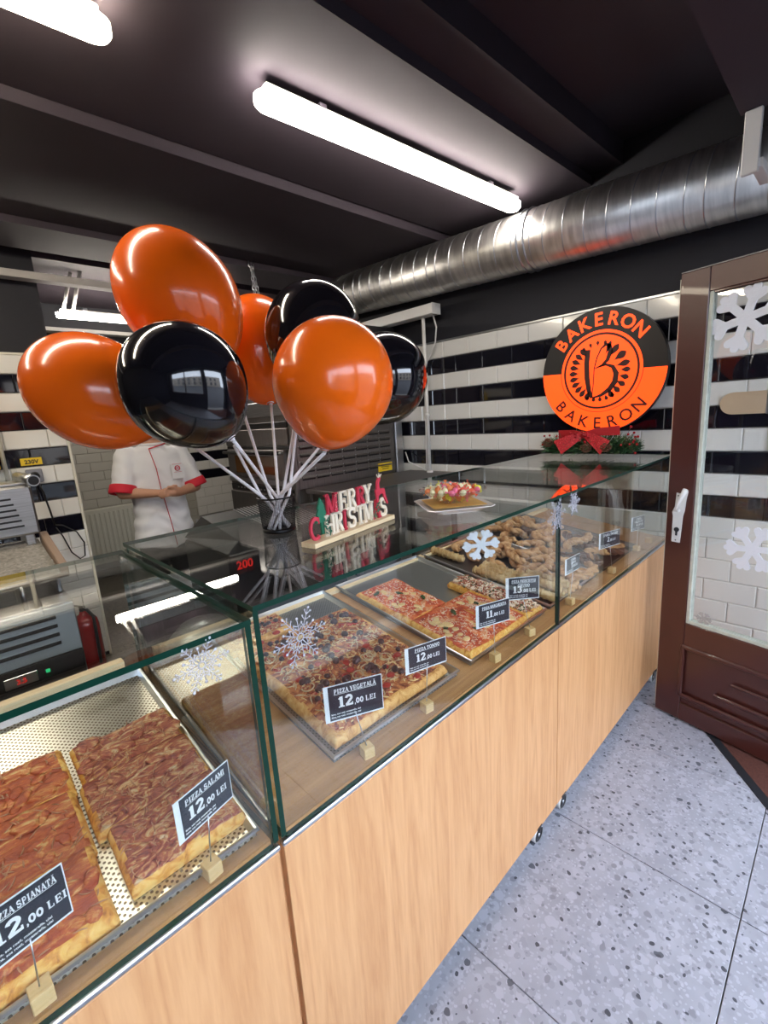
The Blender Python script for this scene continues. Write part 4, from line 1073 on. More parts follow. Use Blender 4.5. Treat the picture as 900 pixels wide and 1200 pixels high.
kn.append(balloon('egg-shaped orange balloon farthest left of the bunch', (-.014,.631,1.647), (.0915,.503,1.558), .163, .132, M['orange_b'], None))
kn.append(balloon('tallest orange balloon at the top of the bunch', (.225,.636,1.885), (.285,.560,1.730), .185, .150, M['orange_b'], None))
kn.append(balloon('glossy black balloon in front of the two left orange ones', (.066,.295,1.631), (.118,.247,1.532), .126, .122, M['black_b'], None))
kn.append(balloon('orange balloon half hidden between the top one and the black one', (.515,.752,1.79), (.490,.68,1.60), .180, .142, M['orange_b'], None))
kn.append(balloon('black balloon partly covered by the round front orange balloon', (.497,.432,1.778), (.445,.45,1.62), .148, .134, M['black_b'], None))
kn.append(balloon('round orange balloon at the front right of the bunch', (.343,.168,1.626), (.322,.19,1.49), .140, .133, M['orange_b'], None))
kn.append(balloon('black balloon farthest right, in front of the tiled wall', (.770,.445,1.664), (.629,.48,1.556), .155, .144, M['black_b'], None))
sl = ['leftmost stick of the bunch, leading to the left orange balloon', 'stick rising to the tallest orange balloon', 'stick leading to the left black balloon', 'upright stick leading to the half hidden orange balloon', 'stick leading to the black balloon behind the round orange one', 'stick leaning right to the round front orange balloon', 'rightmost leaning stick, leading to the far right black balloon']
def stick(kp, lab, off=0, top=None):
    kp = Vector(kp); c = BC; d = Vector((kp.x-c.x, kp.y-c.y, 0)); dn = d.normalized() if d.length > .02 else Vector((1,0,0)); sd_ = Vector((-dn.y, dn.x, 0))
    rim = c+dn*.034+sd_*off+Vector((0,0,hC+.004)); bot = c-dn*.030+sd_*(off*.6)+Vector((0,0,.010))
    pts = [bot]; 
    for u in (.25,.5,.75,1.0): pts.append(bot.lerp(rim, u))
    for u in (.08,.3,.6,.8,1.0):
        pts.append(rim.lerp(kp, u))
    o = MB().tube(pts, .0042, 8).build('balloon_stick', M['stick'], None); tag(o, 'white plastic '+lab, 'stick', 'balloon sticks')
for kp, lab, off in zip(kn, sl, (.004,-.010,.012,-.006,.006,-.012,.014)): stick(kp, lab, off)
stick((.225,.44,1.50), 'spare stick ending under the left black balloon', -.016)
stick((.44,.45,1.60), 'spare stick ending behind the round orange balloon', -.018)

# ---- logo disc and wreath at the far end
DC = Vector((2.36,.360,1.713)); DR = .328
dt = thing('logo_sign', 'round illuminated black and orange BAKERON sign standing at the far end of the counter', 'sign', DC+Vector((.045,0,0)))
Fr = Matrix((Vector((0,-1,0)), Vector((0,0,1)), Vector((-1,0,0)))).transposed().to_4x4() @ Matrix.Rotation(R_(-1.8), 4, 'Z')
Fr.translation = Vector((-.045,0,0))
def disc(m, R, z0, z1, a0=0, a1=360, n=64, mi=0, r_in=None):
    pts = [(R*math.cos(R_(a0+(a1-a0)*i/n)), R*math.sin(R_(a0+(a1-a0)*i/n))) for i in range(n+(0 if a1-a0 == 360 else 1))]
    m.prism(pts, z0, z1, mi, M_=Fr)
def annulus(m, r0, r1, z0, z1, a0=0, a1=360, n=64):
    vs = []; fs = []
    for i in range(n+1):
        a = R_(a0+(a1-a0)*i/n)
        for r, z in ((r0,z0), (r1,z0), (r1,z1), (r0,z1)): vs.append(Fr @ Vector((r*math.cos(a), r*math.sin(a), z)))
    for i in range(n):
        for j in range(4): fs.append((i*4+j, (i+1)*4+j, (i+1)*4+(j+1) % 4, i*4+(j+1) % 4))
    m.add(vs, fs)
m = MB(); disc(m, DR, -.045, -.001); m.build('rim_case', M['sign_black'], dt)
m = MB(); disc(m, DR*.995, -.001, .0, 0, 180); m.build('upper_half', M['sign_black'], dt)
m = MB(); disc(m, DR*.995, -.001, .0, 180, 360); m.build('lower_half', M['sign_orange'], dt)
m = MB(); disc(m, DR*.655, .0002, .0012); m.build('centre_disc', M['sign_orange'], dt)
m = MB(); annulus(m, DR*.575, DR*.610, .0013, .0018); annulus(m, DR*.655, DR*.664, .0002, .0013, 180, 360); m.build('ring_line', M['sign_dark'], dt)
def arc_text(word, rad, a_c, step, size, bold, up, z, m):
    n = len(word)
    for i, ch in enumerate(word):
        if up: a = a_c+step*(n-1)/2-step*i; rot = a-90
        else: a = a_c-step*(n-1)/2+step*i; rot = a+90
        r = rad-(size*.36 if up else -size*.36)
        vf = text_mb(ch, size, .0008, bold)
        place(m, vf, Fr @ T3(math.cos(R_(a))*r, math.sin(R_(a))*r, z) @ Matrix.Rotation(R_(rot), 4, 'Z'))
m = MB(); arc_text('BAKERON', DR*.83, 95, 16.6, DR*.285, .0020, True, .0010, m); m.build('upper_lettering', M['sign_orange'], dt)
m = MB(); arc_text('BAKERON', DR*.84, 270, 16.2, DR*.265, .0012, False, .0010, m); m.build('lower_lettering', M['sign_dark'], dt)
# monogram B and leaf drops
m = MB(); u = DR
Fz = Fr @ T3(0,0,.0013)
def rb_(pts, ws): ribbon(m, [(a*u, b*u) for a, b in pts], 0, .0006, 0, Fz, [w*u for w in ws])
rb_([(-.215,.36), (-.225,.15), (-.205,-.1), (-.165,-.3), (-.11,-.43)], [.085,.085,.085,.075,.05])
rb_([(-.11,-.43), (-.095,-.2), (-.095,.05), (-.06,.22), (.0,.36), (.075,.42), (.13,.39), (.15,.30), (.11,.17), (.03,.09), (-.08,.05)], [.015,.015,.018,.02,.025,.05,.07,.075,.06,.04,.015])
rb_([(-.03,.07), (.09,.10), (.20,.06), (.26,-.05), (.25,-.18), (.17,-.30), (.04,-.39), (-.10,-.43)], [.02,.035,.06,.085,.09,.08,.05,.02])
m.build('monogram', M['sign_dark'], dt)
m = MB()
def drop(a, r0, r1, w):
    pts = []; n = 8
    for i in range(n+1):
        t = i/n; pts.append((t, w*math.sin(PI*t**1.6)*.5))
    poly = [(r0+(r1-r0)*t, y) for t, y in pts]+[(r0+(r1-r0)*t, -y) for t, y in reversed(pts[1:-1])]
    c, s = math.cos(R_(a)), math.sin(R_(a))
    m.prism([((x*c-y*s)*u-.02*u, (x*s+y*c)*u) for x, y in poly], .0013, .0019, M_=Fr)
for a in range(-60, 10, 15): drop(a, .33, .50, .085)
for a, w_ in ((14,.10), (34,.12), (54,.10), (70,.07)): drop(a, .27, .50, w_)

for a in range(80, 130, 15): drop(a, .40, .49, .05)
for a in range(130, 250, 13): drop(a, .32, .50, .085)
for a in range(250, 305, 13): drop(a, .40, .50, .06)
m.build('leaf_drops', M['sign_dark'], dt)

wt = thing('christmas_garland', 'green fir garland with red glitter bow at the foot of the round sign', 'garland', (2.22,.355,ZTOP))
wv = random.Random(8)
def needles(parent, name, mat, n, cx, r):
    m = MB()
    for _ in range(n):
        a = wv.uniform(0, 2*PI); yy = wv.uniform(-.26,.26); rad = r*math.sqrt(max(.1, 1-(yy/.30)**2))
        base = Vector((cx+wv.uniform(-.02,.02), yy*.9, .045+wv.uniform(-.02,.02)))
        d = Vector((math.cos(a)*.8, yy*2.2+wv.uniform(-.5,.5), abs(math.sin(a))*.75-.15)).normalized()
        L = rad*wv.uniform(.6,1.15); e = base+d*L; e.z = max(e.z, .003); base.z = max(base.z, .01)
        md = base.lerp(e, .5)+Vector((0,0,.006))
        m.tube([base, md, e], [.0032,.0024,.0006], 3)
    return tag(m.build(name, mat, parent), kind='stuff')
needles(wt, 'fir_needles', M['fir'], 1500, .0, .095)
needles(wt, 'light_fir_needles', M['fir_light'], 220, .0, .115)
bwm = MB()
def rib(pts, w0, w1, nrm=(1,0,0)):
    P = [Vector(p) for p in pts]; n = len(P); A = []; B = []
    for i, p in enumerate(P):
        d = (P[min(i+1, n-1)]-P[max(i-1, 0)]).normalized(); s = d.cross(Vector(nrm)).normalized(); w = w0+(w1-w0)*i/(n-1); A.append(p+s*w/2); B.append(p-s*w/2)
    vs = A+B+[q+Vector((.002,0,0)) for q in A+B]; k = 2*n
    fs = []
    for i in range(n-1): fs += [(i, i+1, n+i+1, n+i), (k+i, k+n+i, k+n+i+1, k+i+1), (i, k+i, k+i+1, i+1), (n+i, n+i+1, k+n+i+1, k+n+i)]
    fs += [(0, n, k+n, k), (n-1, k+n-1, k+2*n-1, 2*n-1)]
    bwm.add(vs, fs, 0)
rib([(-.07,.01,.125), (-.085,.06,.10), (-.095,.13,.06)], .035, .085)
rib([(-.07,-.01,.125), (-.085,-.06,.10), (-.095,-.12,.06)], .035, .085)
bwm.build('bow_tails', M['glitter_red'], wt)
bwm = MB()
rib([(-.065,0,.125), (-.055,.06,.132), (-.04,.15,.128)], .03, .045)
rib([(-.065,0,.125), (-.055,-.06,.138), (-.04,-.17,.143)], .03, .048)
bwm.ell((-.072,0,.125), (.014,.02,.016), 10, 6); bwm.build('bow_loops', M['bow'], wt)
bm_ = MB().ell((0,0,0), (.0062,.0062,.0062), 8, 6).mesh('berry', M['berry'])
for _ in range(34):
    c_ = wv.choice([(-.07,.20,.10), (-.08,.0,.115), (-.06,-.22,.10), (-.07,.10,.12)])
    link('berry', bm_, wt, Vector(c_)+Vector((wv.uniform(-.015,.01), wv.uniform(-.045,.045), wv.uniform(-.03,.03))))
for yy, zz in ((-.02,.055), (-.12,.06), (.19,.085)):
    cmn = MB(); 
    for q in range(40):
        a = q*2.4; v_ = q/40; r = .024*math.sin(PI*min(.95, v_*.9+.08)); cmn.ell((r*math.cos(a), r*math.sin(a), v_*.045-.02), (.008,.008,.003), 6, 4)
    cmn.build('pine_cone', M['cone'], wt, (-.085,yy,zz))
for (y, z) in ((-.24,.13), (-.255,.075), (-.225,.16), (-.25,.03)):
    MB().tube([(-.04,-.19,.08), (-.05,y,z)], .0012, 4).build('twig', M['cone'], wt)
    link('berry', bm_, wt, (-.05,y,z))

# ================================================================== DOOR (open inwards)
a0 = Vector((2.055,-.076)); dv = Vector((-.23151161,-.97283214)); DW = .86
door = bpy.data.objects.new('door_1', None); col.objects.link(door); door.location = (a0.x, a0.y, 0); door.rotation_euler = (0,0,math.atan2(dv.y, dv.x)); door['kind'] = 'structure'; door['label'] = 'brown painted glazed door standing open at the right'
# local: x along the door from free edge, y = thickness (visible side is -y local?), z up
th = .042; s0 = .112; z0_, z1_ = .515, 1.955
def D(n, x0, x1, z0, z1, y0, y1, mt, b=.002, par=None): return bx(n, x0, x1, y0, y1, z0, z1, mt, par or door, b)
D('stile', 0, s0, .012, 2.05, 0, th, M['brown'], .003); D('stile', DW-s0, DW, .012, 2.05, 0, th, M['brown'], .003)
D('top_rail', s0, DW-s0, z1_, 2.05, 0, th, M['brown'], .003); D('bottom_rail', s0, DW-s0, .012, .10, 0, th, M['brown'], .003); D('middle_rail', s0, DW-s0, .40, z0_, 0, th, M['brown'], .003)
D('lower_panel', s0, DW-s0, .10, .40, .012, th-.012, M['brown'], 0)
for (x0, x1, z0, z1) in ((s0-.01, DW-s0+.01, .385, .405), (s0-.01, DW-s0+.01, .135, .155), (s0-.012, s0+.008, .135, .405), (DW-s0-.008, DW-s0+.012, .135, .405), (s0+.20, DW-s0-.05, .29, .302), (s0+.14, DW-s0-.05, .205, .222)):
    for yy in ((-.008, .004), (th-.004, th+.008)): D('panel_moulding', x0, x1, z0, z1, yy[0], yy[1], M['brown'], .004)
D('edge_strip', -.006, -.0005, .03, 2.03, .008, th-.004, M['cream_trim'], .001)
D('top_strip', 0, DW, 2.0502, 2.054, .0, th, M['pale'], .001)
gd = D('pane', s0+.002, DW-s0-.002, z0_+.002, z1_-.002, th/2-.002, th/2+.002, M['glass_clean'], 0)
for (x0, x1, z0, z1) in ((s0, s0+.016, z0_, z1_), (DW-s0-.016, DW-s0, z0_, z1_), (s0+.016, DW-s0-.016, z0_, z0_+.016), (s0+.016, DW-s0-.016, z1_-.008, z1_)):
    for y0, y1 in ((.004, th/2-.0025), (th/2+.0025, th-.004)): D('glazing_bead', x0, x1, z0, z1, y0, y1, M['worn_putty'] if (x0 == s0 or z0 == z0_) else M['brown'], .002)
# handle plate on both faces
for sy, yb in ((-1, 0.0), (1, th)):
    hp = MB(); zc = 1.01
    Y = lambda v: yb+sy*v
    hp.prism([(.030,.895), (.066,.895), (.072,1.02), (.078,1.045), (.082,1.10), (.088,1.135), (.070,1.118), (.040,1.125), (.036,1.06), (.026,1.035), (.030,1.015)], 0, .004, M_=Matrix(((1,0,0,0), (0,0,sy,yb), (0,1,0,0), (0,0,0,1))))
    ho = hp.build('handle_plate', M['white_metal'], door)
    MB().tube([(.052, Y(.004), 1.045), (.052, Y(.028), 1.045)], .009, 12).build('lever_boss', M['white_metal'], ho)
    MB().tube([(.052, Y(.030), 1.045), (.066, Y(.033), 1.09), (.092, Y(.036), 1.148)], [.007,.009,.011], 10).build('lever', M['white_metal'], ho)
    kh = MB(); kh.tube([(.050, Y(.003), .955), (.050, Y(.007), .955)], .011, 14); kh.box((.050, Y(.005), .938), (.008,.004,.022)); kh.build('key_hole', M['threshold'], ho)
    for z in (.905, 1.112): MB().tube([(.048, Y(.003), z), (.048, Y(.0055), z)], .003, 8).build('screw', M['threshold'], ho)
def door_pt(s, y, z): return Matrix.Translation((a0.x, a0.y, 0)) @ Matrix.Rotation(math.atan2(dv.y, dv.x), 4, 'Z') @ Vector((s, y, z))
def dmat(s, z, y):
    Mm = Matrix.Translation((a0.x, a0.y, 0)) @ Matrix.Rotation(math.atan2(dv.y, dv.x), 4, 'Z')
    return Mm @ Matrix(((1,0,0,s), (0,0,-1,y), (0,1,0,z), (0,0,0,1)))
yg = th/2-.0024
felt_flake('large white felt snowflake high on the door glass', .125, M['felt'], dmat(.240,1.828,yg), .005, 6, .25)
felt_flake('white felt snowflake low on the door glass', .100, M['felt'], dmat(.335,.918,yg), .005, 6, .1)
felt_flake('tiny faint grey snowflake at the bottom of the door glass', .032, M['pale'], dmat(.180,.555,yg), .001, 6, 0)
# wire pull loop with beige pad seen through the door glass, fixed to the tiled wall
wl_ = thing('wall_hook', 'beige rounded pad on a steel wire loop on the tiles behind the door glass', 'hook', (WX-.02,-.33,1.50))
def wp_(u, v, x=0):  # local (y, z) on the wall
    return Vector((x, u, v))
MB().tube([wp_(-.10,.28), wp_(-.075,.26), wp_(-.050,.22), wp_(-.045,.10), wp_(-.045,-.20), wp_(-.055,-.26), wp_(-.09,-.30), wp_(-.14,-.315)], .0045, 6).build('wire_loop', M['alu'], wl_)
pd = MB(); pts = [(.105+.052*math.cos(R_(a)), .052*math.sin(R_(a))) for a in range(-90, 91, 15)]+[(-.02,.052), (-.02,-.052)]
pd.prism(pts, 0, .010, M_=Matrix(((0,0,-1,0), (1,0,0,0), (0,1,0,0), (0,0,0,1)))); pd.build('pad', plain('beige_wood_pad', (.55,.40,.26), .6), wl_)
MB().box((-.004,-.035,0), (.014,.03,.11), b=.003).build('clamp', M['alu'], wl_)

# ================================================================== BEHIND THE COUNTER
# ---- steel worktable + deck oven
wtb = thing('steel_worktable', 'low stainless steel table carrying the deck oven against the right wall', 'table', (1.95,2.2,0))
def W(n, x0, x1, y0, y1, z0, z1, mt, b=.003): return bx(n, x0-1.95, x1-1.95, y0-2.2, y1-2.2, z0, z1, mt, wtb, b)
W('table_top', 1.42, 2.47, 1.38, 1.90, 1.075, 1.105, M['steel_dark'])
W('apron', 1.43, 2.46, 1.40, 1.42, .95, 1.074, M['steel_dark'])
for x in (1.44, 2.42):
    for y in (1.43, 1.86): W('leg', x, x+.04, y, y+.03, 0, 1.075, M['steel_dark'])
ov = thing('deck_oven', 'large dark steel deck oven with louvred side panel behind the balloons', 'oven', (1.91,2.45,0))
def O_(n, x0, x1, y0, y1, z0, z1, mt, b=.003, par=None): 
    p = Vector((1.91,2.45,0)); 
    if par is not None: p = p+par.location
    return bx(n, x0-p.x, x1-p.x, y0-p.y, y1-p.y, z0-p.z, z1-p.z, mt, par or ov, b)
O_('body', 1.39, 2.44, 1.962, 2.90, .62, 1.93, M['steel_dark'])
O_('top_hood', 1.55, 2.44, 1.97, 2.90, 1.935, 2.22, M['black_plastic'])
O_('corner_post', 2.36, 2.44, 1.94, 1.9605, .95, 1.93, M['steel'])
O_('corner_post', 1.375, 1.40, 1.935, 1.96, .62, 1.93, M['steel_dark'])
sp = O_('side_panel', 1.41, 2.345, 1.948, 1.9605, 1.095, 1.52, M['steel_dark'])
lv = MB(); lv.add([(-.055,-.0005,-.008), (.055,-.0005,-.008), (.055,-.012,-.003), (-.055,-.012,-.003), (-.055,-.0005,.010), (.055,-.0005,.010)], [(0,1,2,3), (3,2,5,4), (0,3,4), (1,5,2)]); lv.box((0,-.0008,-.014), (.108,.0012,.010), 1); lvm = lv.mesh('louvre', [M['steel_dark'], M['black_plastic']])
rvm = MB().ell((0,0,0), (.004,.003,.004), 6, 4).mesh('rivet', M['alu'])
for i in range(7):
    for j in range(6):
        xx = 1.49+i*.125-1.8775; zz = 1.175+j*.052-1.3075
        link('louvre', lvm, sp, (xx, -.007, zz)); link('rivet', rvm, sp, (xx-.062, -.008, zz+.004))
yl = bx('warning_label', 2.15-1.91, 2.30-1.91, 1.943-2.45, 1.947-2.45, 1.125, 1.19, M['yellow'], ov)
k = MB(); 
for i in range(3): k.box((0,-.0026,.018-.016*i), (.11-.02*i,.0008,.005))
k.build('warning_print', M['black_plastic'], yl)
# front (faces -x): decks
XF = 1.385
for (z0, z1, mt, dx) in ((1.60,1.70,M['steel'],.006), (1.52,1.56,M['black_plastic'],.004), (1.40,1.515,M['steel_dark'],.010), (1.375,1.392,M['black_plastic'],.006), (1.12,1.16,M['steel'],.020), (1.055,1.10,M['black_plastic'],.008), (.86,1.045,M['steel_dark'],.02), (.70,.80,M['black_plastic'],.006)):
    O_('front_strip', XF-dx, XF+.004, 1.99, 2.88, z0, z1, mt)
dr_ = O_('oven_door', XF-.03, XF, 2.02, 2.84, 1.165, 1.37, M['steel_dark'])
bx('window', -.020, -.016, -.30, .28, -.07, .06, plain('oven_window', (.10,.05,.02), .08), dr_)
MB().tube([(-.05,-.40,.085), (-.05,.40,.085)], .012, 10).build('handle', M['black_metal'], dr_)
for y in (-.40, .40): MB().tube([(-.05,y,.085), (-.012,y,.085)], .008, 8).build('handle_post', M['steel'], dr_)
for i in range(14): bx('vent_hole', XF-.012-1.91, XF-.0065-1.91, 2.10+i*.05-2.45, 2.12+i*.05-2.45, 1.07, 1.08, M['steel'], ov)
rk = thing('wire_rack', 'steel shelf rack jutting out below the oven beside the person', 'rack', (1.22,2.5,0))
for z in (.84, .74, .69):
    m = MB()
    for i in range(5): m.tube([(-.14+.06*i,-.40,z), (-.14+.06*i,.42,z)], .0045, 6)
    for y in (-.40, 0, .42): m.tube([(-.15,y,z), (.13,y,z)], .005, 6)
    m.build('shelf', M['steel'], rk)
for x, y in ((-.15,-.40), (.13,-.40), (-.15,.42), (.13,.42)): MB().tube([(x,y,0), (x,y,.85)], .011, 8).build('leg', M['alu'], rk)
# ---- dark slicer-like appliance and low cabinets behind the case
ap = thing('countertop_appliance', 'dark appliance with a sloping lid and red digits seen through the glass top', 'appliance', (.86,1.62,0))
MB().box((.13,.10,.50), (.74,.55,.86), b=.01).build('body', M['black_plastic'], ap)
lid = MB(); lid.add([(-.24,-.17,.931), (.50,-.17,.931), (.50,.36,.945), (-.24,.36,.945), (-.14,-.10,.97), (.45,-.10,.97), (.45,.33,1.05), (-.14,.33,1.05)], [(0,3,2,1), (4,5,6,7), (0,1,5,4), (1,2,6,5), (2,3,7,6), (3,0,4,7)]); lid.build('sloping_lid', plain('dark_lid', (.016,.017,.019), .45, spec=.3), ap)
k = MB(); place(k, text_mb('200', .06, .002, .001), T3(-.16,-.178,.845) @ Matrix.Rotation(R_(90), 4, 'X')); k.build('display_digits', M['glow_red'], ap)
g_ = MB()
for i in range(16): g_.tube([(.08+.022*i,-.10,.976), (.06+.022*i,.33,1.056)], .0022, 5)
tag(g_.build('wire_grill', M['steel'], ap), kind='stuff')
MB().lathe([(0,.20), (.10,.19), (.17,.12), (.19,0), (0,0)], 24, c=(-.42,-.20,.46)).build('metal_dome', M['steel'], ap)
MB().box((-.42,-.20,.23), (.36,.36,.46), b=.005).build('base_cabinet', M['steel_dark'], ap)
lc = thing('low_cabinet', 'dark low cabinet with drawers behind the nearer case, seen through the top glass', 'cabinet', (.72,2.26,0))
MB().box((0,0,.30), (.60,.40,.58), b=.005).build('body', M['steel_dark'], lc)
for i, zz in enumerate((.12,.31,.50)):
    d_ = MB().box((0,-.206,zz), (.54,.012,.165), b=.003).build('drawer', M['black_plastic'], lc); MB().tube([(-.10,-.225,zz+.04), (.10,-.225,zz+.04)], .005, 6).build('handle', M['alu'], d_)
MB().box((0,0,.60), (.64,.44,.018), b=.003).build('worktop', M['steel'], lc)

# ---- refrigerated base with vents, dough sheeter on top (left)
fr = thing('refrigerated_base', 'steel refrigerator base with black vent slots and small red display', 'refrigerator', (-.50,2.2,0))
def F(n, x0, x1, y0, y1, z0, z1, mt, b=.003, par=None): return bx(n, x0+.50, x1+.50, y0-2.2, y1-2.2, z0, z1, mt, par or fr, b)
F('body', -1.05, .025, 1.86, 2.55, .04, .80, M['steel'])
fp = F('front_panel', -1.05, .020, 1.842, 1.859, .56, .79, plain('bluish_steel', (.50,.58,.64), .35, .35))
for i in range(4): F('vent_slot', -1.02, -.055, 1.838, 1.8415, .735-.042*i, .752-.042*i, M['black_plastic'], .001)
cp = F('control_panel', -1.05, .020, 1.846, 1.859, .36, .555, M['black_plastic'])
F('display_bezel', -.285, -.165, 1.840, 1.8455, .475, .525, M['alu'], .002); k = MB(); place(k, text_mb('3.5', .032, .002, .0006), T3(.50-.225,-.3615,.488) @ Matrix.Rotation(R_(90), 4, 'X')); k.build('display_digits', M['glow_red'], fr)
F('green_lamp', -.135, -.118, 1.839, 1.8455, .495, .512, M['glow_green'], .004)
F('lower_bar', -1.05, .020, 1.845, 1.859, .30, .335, M['steel'])
for x in (-1.0, -.05): F('foot', x, x+.04, 1.88, 1.92, 0, .04, M['black_plastic'])
st = thing('dough_machine', 'steel dough machine with slotted front and speckled tray on the refrigerator base', 'machine', (-.35,2.2,.801))
def G(n, x0, x1, y0, y1, z0, z1, mt, b=.004): return bx(n, x0+.35, x1+.35, y0-2.2, y1-2.2, z0-.801, z1-.801, mt, st, b)
G('side_frame', -.005, .015, 2.02, 2.50, .805, .97, M['steel']); G('side_frame', -.70, -.68, 2.02, 2.50, .805, .97, M['steel'])
pt_ = MB(); pt_.add([(.355,-.32,.13), (-.35,-.32,.13), (-.35,.12,.235), (.345,.12,.235), (.355,-.32,.12), (-.35,-.32,.12), (-.35,.12,.225), (.345,.12,.225)], [(0,3,2,1), (4,5,6,7), (0,1,5,4), (1,2,6,5), (2,3,7,6), (3,0,4,7)]); pt_.build('speckled_tray', M['stone'], st)
MB().box((.37,-.10,.19), (.035,.45,.06), rot=Matrix.Rotation(R_(13), 3, 'X'), b=.004).build('tray_side_rail', plain('worn_brown_rail', (.24,.16,.11), .5), st)
MB().tube([(-.35,-.33,.12), (.38,-.33,.12)], .012, 8).build('front_bar', M['steel'], st)
for x in (-.15, .02, .20): MB().tube([(x,-.33,.12), (x,-.34,.005)], .010, 8).build('support_post', M['steel'], st)
hs = G('housing', -.70, .005, 2.24, 2.50, 1.075, 1.325, M['steel'], .01)
for i in range(6): G('slot', -.69, -.085+.006*i, 2.233, 2.2395, 1.262-.028*i, 1.271-.028*i, M['black_plastic'], .001)
G('housing_foot', -.06, -.02, 2.26, 2.50, .97, 1.075, M['steel']); G('top_plate', -.70, -.01, 2.27, 2.46, 1.326, 1.34, M['steel'])
MB().tube([(.36,-.05,.55), (.33,.20,.56)], .028, 16).build('roller_tube', M['steel'], st)
MB().tube([(.3605,-.053,.55), (.360,-.049,.55)], .022, 16).build('tube_mouth', M['black_plastic'], st)
gp_ = G('plastic_guard', -.60, -.03, 2.30, 2.305, 1.34, 1.46, M['glass'], 0)
yb_ = thing('wall_case', 'yellow orange case on the striped pillar at the left picture edge', 'case', (-.115,BX-.055,1.58))
MB().box((0,0,0), (.14,.07,.40), b=.008).build('case_body', M['yellow'], yb_)
MB().box((0,-.037,-.17), (.12,.006,.03), b=.002).build('case_latch', M['black_plastic'], yb_)
wl = thing('warning_label', 'small yellow label reading 230V above the wall socket', 'label', (.115,BX-.020,1.415))
MB().box((0,0,0), (.11,.003,.045), b=.001).build('plate', M['yellow'], wl)
k = MB(); place(k, text_mb('230V', .034, .001, .0012), T3(.0,-.0022,-.013) @ Matrix.Rotation(R_(90), 4, 'X')); k.build('lettering', M['black_plastic'], wl)
so = thing('wall_socket', 'grey wall socket with black plug on the pillar tiles', 'socket', (.115,BX-.028,1.325))
MB().box((0,0,0), (.085,.025,.085), b=.006).build('cover', plain('grey_plastic', (.25,.26,.30), .4), so)
MB().tube([(0,-.012,0), (0,-.05,-.004)], [.026,.020], 14).build('plug', M['black_plastic'], so)
cb = MB(); cb.tube([(.115,2.89,1.31), (.135,2.90,1.22), (.15,2.91,1.10), (.16,2.92,1.00)], .006, 6)
cb.tube([(.16,2.92,1.00), (.20,2.92,.99), (.27,2.92,.93), (.30,2.92,.85), (.29,2.92,.76), (.26,2.92,.745), (.22,2.92,.80), (.19,2.92,.92), (.165,2.92,.98)], .0045, 6)
tag(cb.build('power_cable', M['black_plastic']), 'black power cable hanging in a loop down the striped pillar', 'cable')
pp = MB().tube([(-.02,BX-.04,1.30), (-.02,BX-.04,2.0)], .012, 8).build('wall_pipe', M['cream_trim']); tag(pp, 'thin cream pipe running up the striped pillar at the left edge', 'pipe')
fe = thing('fire_extinguisher', 'red fire extinguisher standing by the pillar, seen through the glass case', 'fire extinguisher', (.19,2.78,.0))
MB().lathe([(0,.0), (.072,.0), (.078,.012), (.078,.33), (.070,.37), (.045,.40), (.022,.415), (.020,.43), (0,.43)], 24).build('cylinder', M['red_paint'], fe)
MB().box((0,0,.445), (.035,.035,.03), b=.005).build('valve', M['black_metal'], fe); MB().tube([(0,0,.46), (-.05,-.02,.49)], .007, 6).build('lever', M['black_metal'], fe)
MB().tube([(.02,-.02,.44), (.04,-.08,.40), (.035,-.086,.25), (.03,-.086,.08)], .010, 8).build('hose', M['black_plastic'], fe)
MB().ring((.02,-.03,.47), .018, .002, 14, 5, axis='y').build('pull_ring', M['alu'], fe)
# ---- radiator
ra = thing('radiator', 'cream panel radiator under the grey tiles in the back corridor', 'radiator', (1.05,4.96,0))
MB().box((0,0,.48), (1.30,.05,.60), b=.008).build('panel', M['radiator'], ra)
rbm = MB().box((0,0,0), (.026,.012,.52), b=.005).mesh('rib', M['radiator'])
for i in range(28): link('rib', rbm, ra, (-.62+i*.046, -.030, .48))
for x in (-.55, .55): MB().tube([(x,0,0), (x,0,.18)], .010, 8).build('supply_pipe', M['white_metal'], ra)
struct(bx('baseboard_back', .34, 2.5, 5.03, 5.045, 0, .09, M['black_plastic']))

# ---- trunking, pole, cables on the right wall; chain
tk = thing('cable_trunking', 'white cable trunking box fixed high on the black wall beside the duct', 'trunking', (2.385,1.9,2.265))
MB().box((0,0,0), (.09,.80,.07), b=.004).build('channel', M['white_plastic'], tk); MB().box((0,-.402,0), (.092,.004,.072)).build('end_cap', M['white_plastic'], tk)
po = thing('support_pole', 'thin white pole standing on the steel table below the trunking', 'pole', (2.385,1.62,1.1055)); MB().tube([(0,0,0), (0,0,1.12)], .013, 10).build('tube', M['white_plastic'], po)
MB().tube([(0,0,.42), (0,0,.445)], .018, 10).build('clamp', M['white_plastic'], po); MB().tube([(0,0,0), (0,0,.012)], .024, 12).build('foot', M['white_plastic'], po)
cc = MB(); cc.tube([(2.40,1.54,2.232), (2.42,1.53,2.15), (2.44,1.56,2.06), (2.45,1.62,1.97), (2.455,1.66,1.93), (2.455,1.69,1.85), (2.455,1.70,1.4), (2.455,1.71,1.11)], .006, 6); tag(cc.build('white_cable', M['white_plastic']), 'white cable looping from the trunking down beside the pole', 'cable')
cw = MB(); cw.tube([(2.46,1.72,1.108), (2.40,1.85,1.18), (2.455,1.93,1.25)], .005, 6); tag(cw.build('white_hose', M['white_plastic']), 'short white hose slanting from table to oven corner', 'hose')
ch = thing('hanging_chain', 'short steel chain with hooks hanging from the dark ceiling behind the balloons', 'chain', (1.50,2.40,2.655))
lk = MB(); 
pts = [(.010*math.cos(a), 0, .020*math.sin(a)) for a in [2*PI*i/12 for i in range(13)]]; lk.tube(pts, .0034, 5, cap=False); lkm = lk.mesh('link', M['alu'])
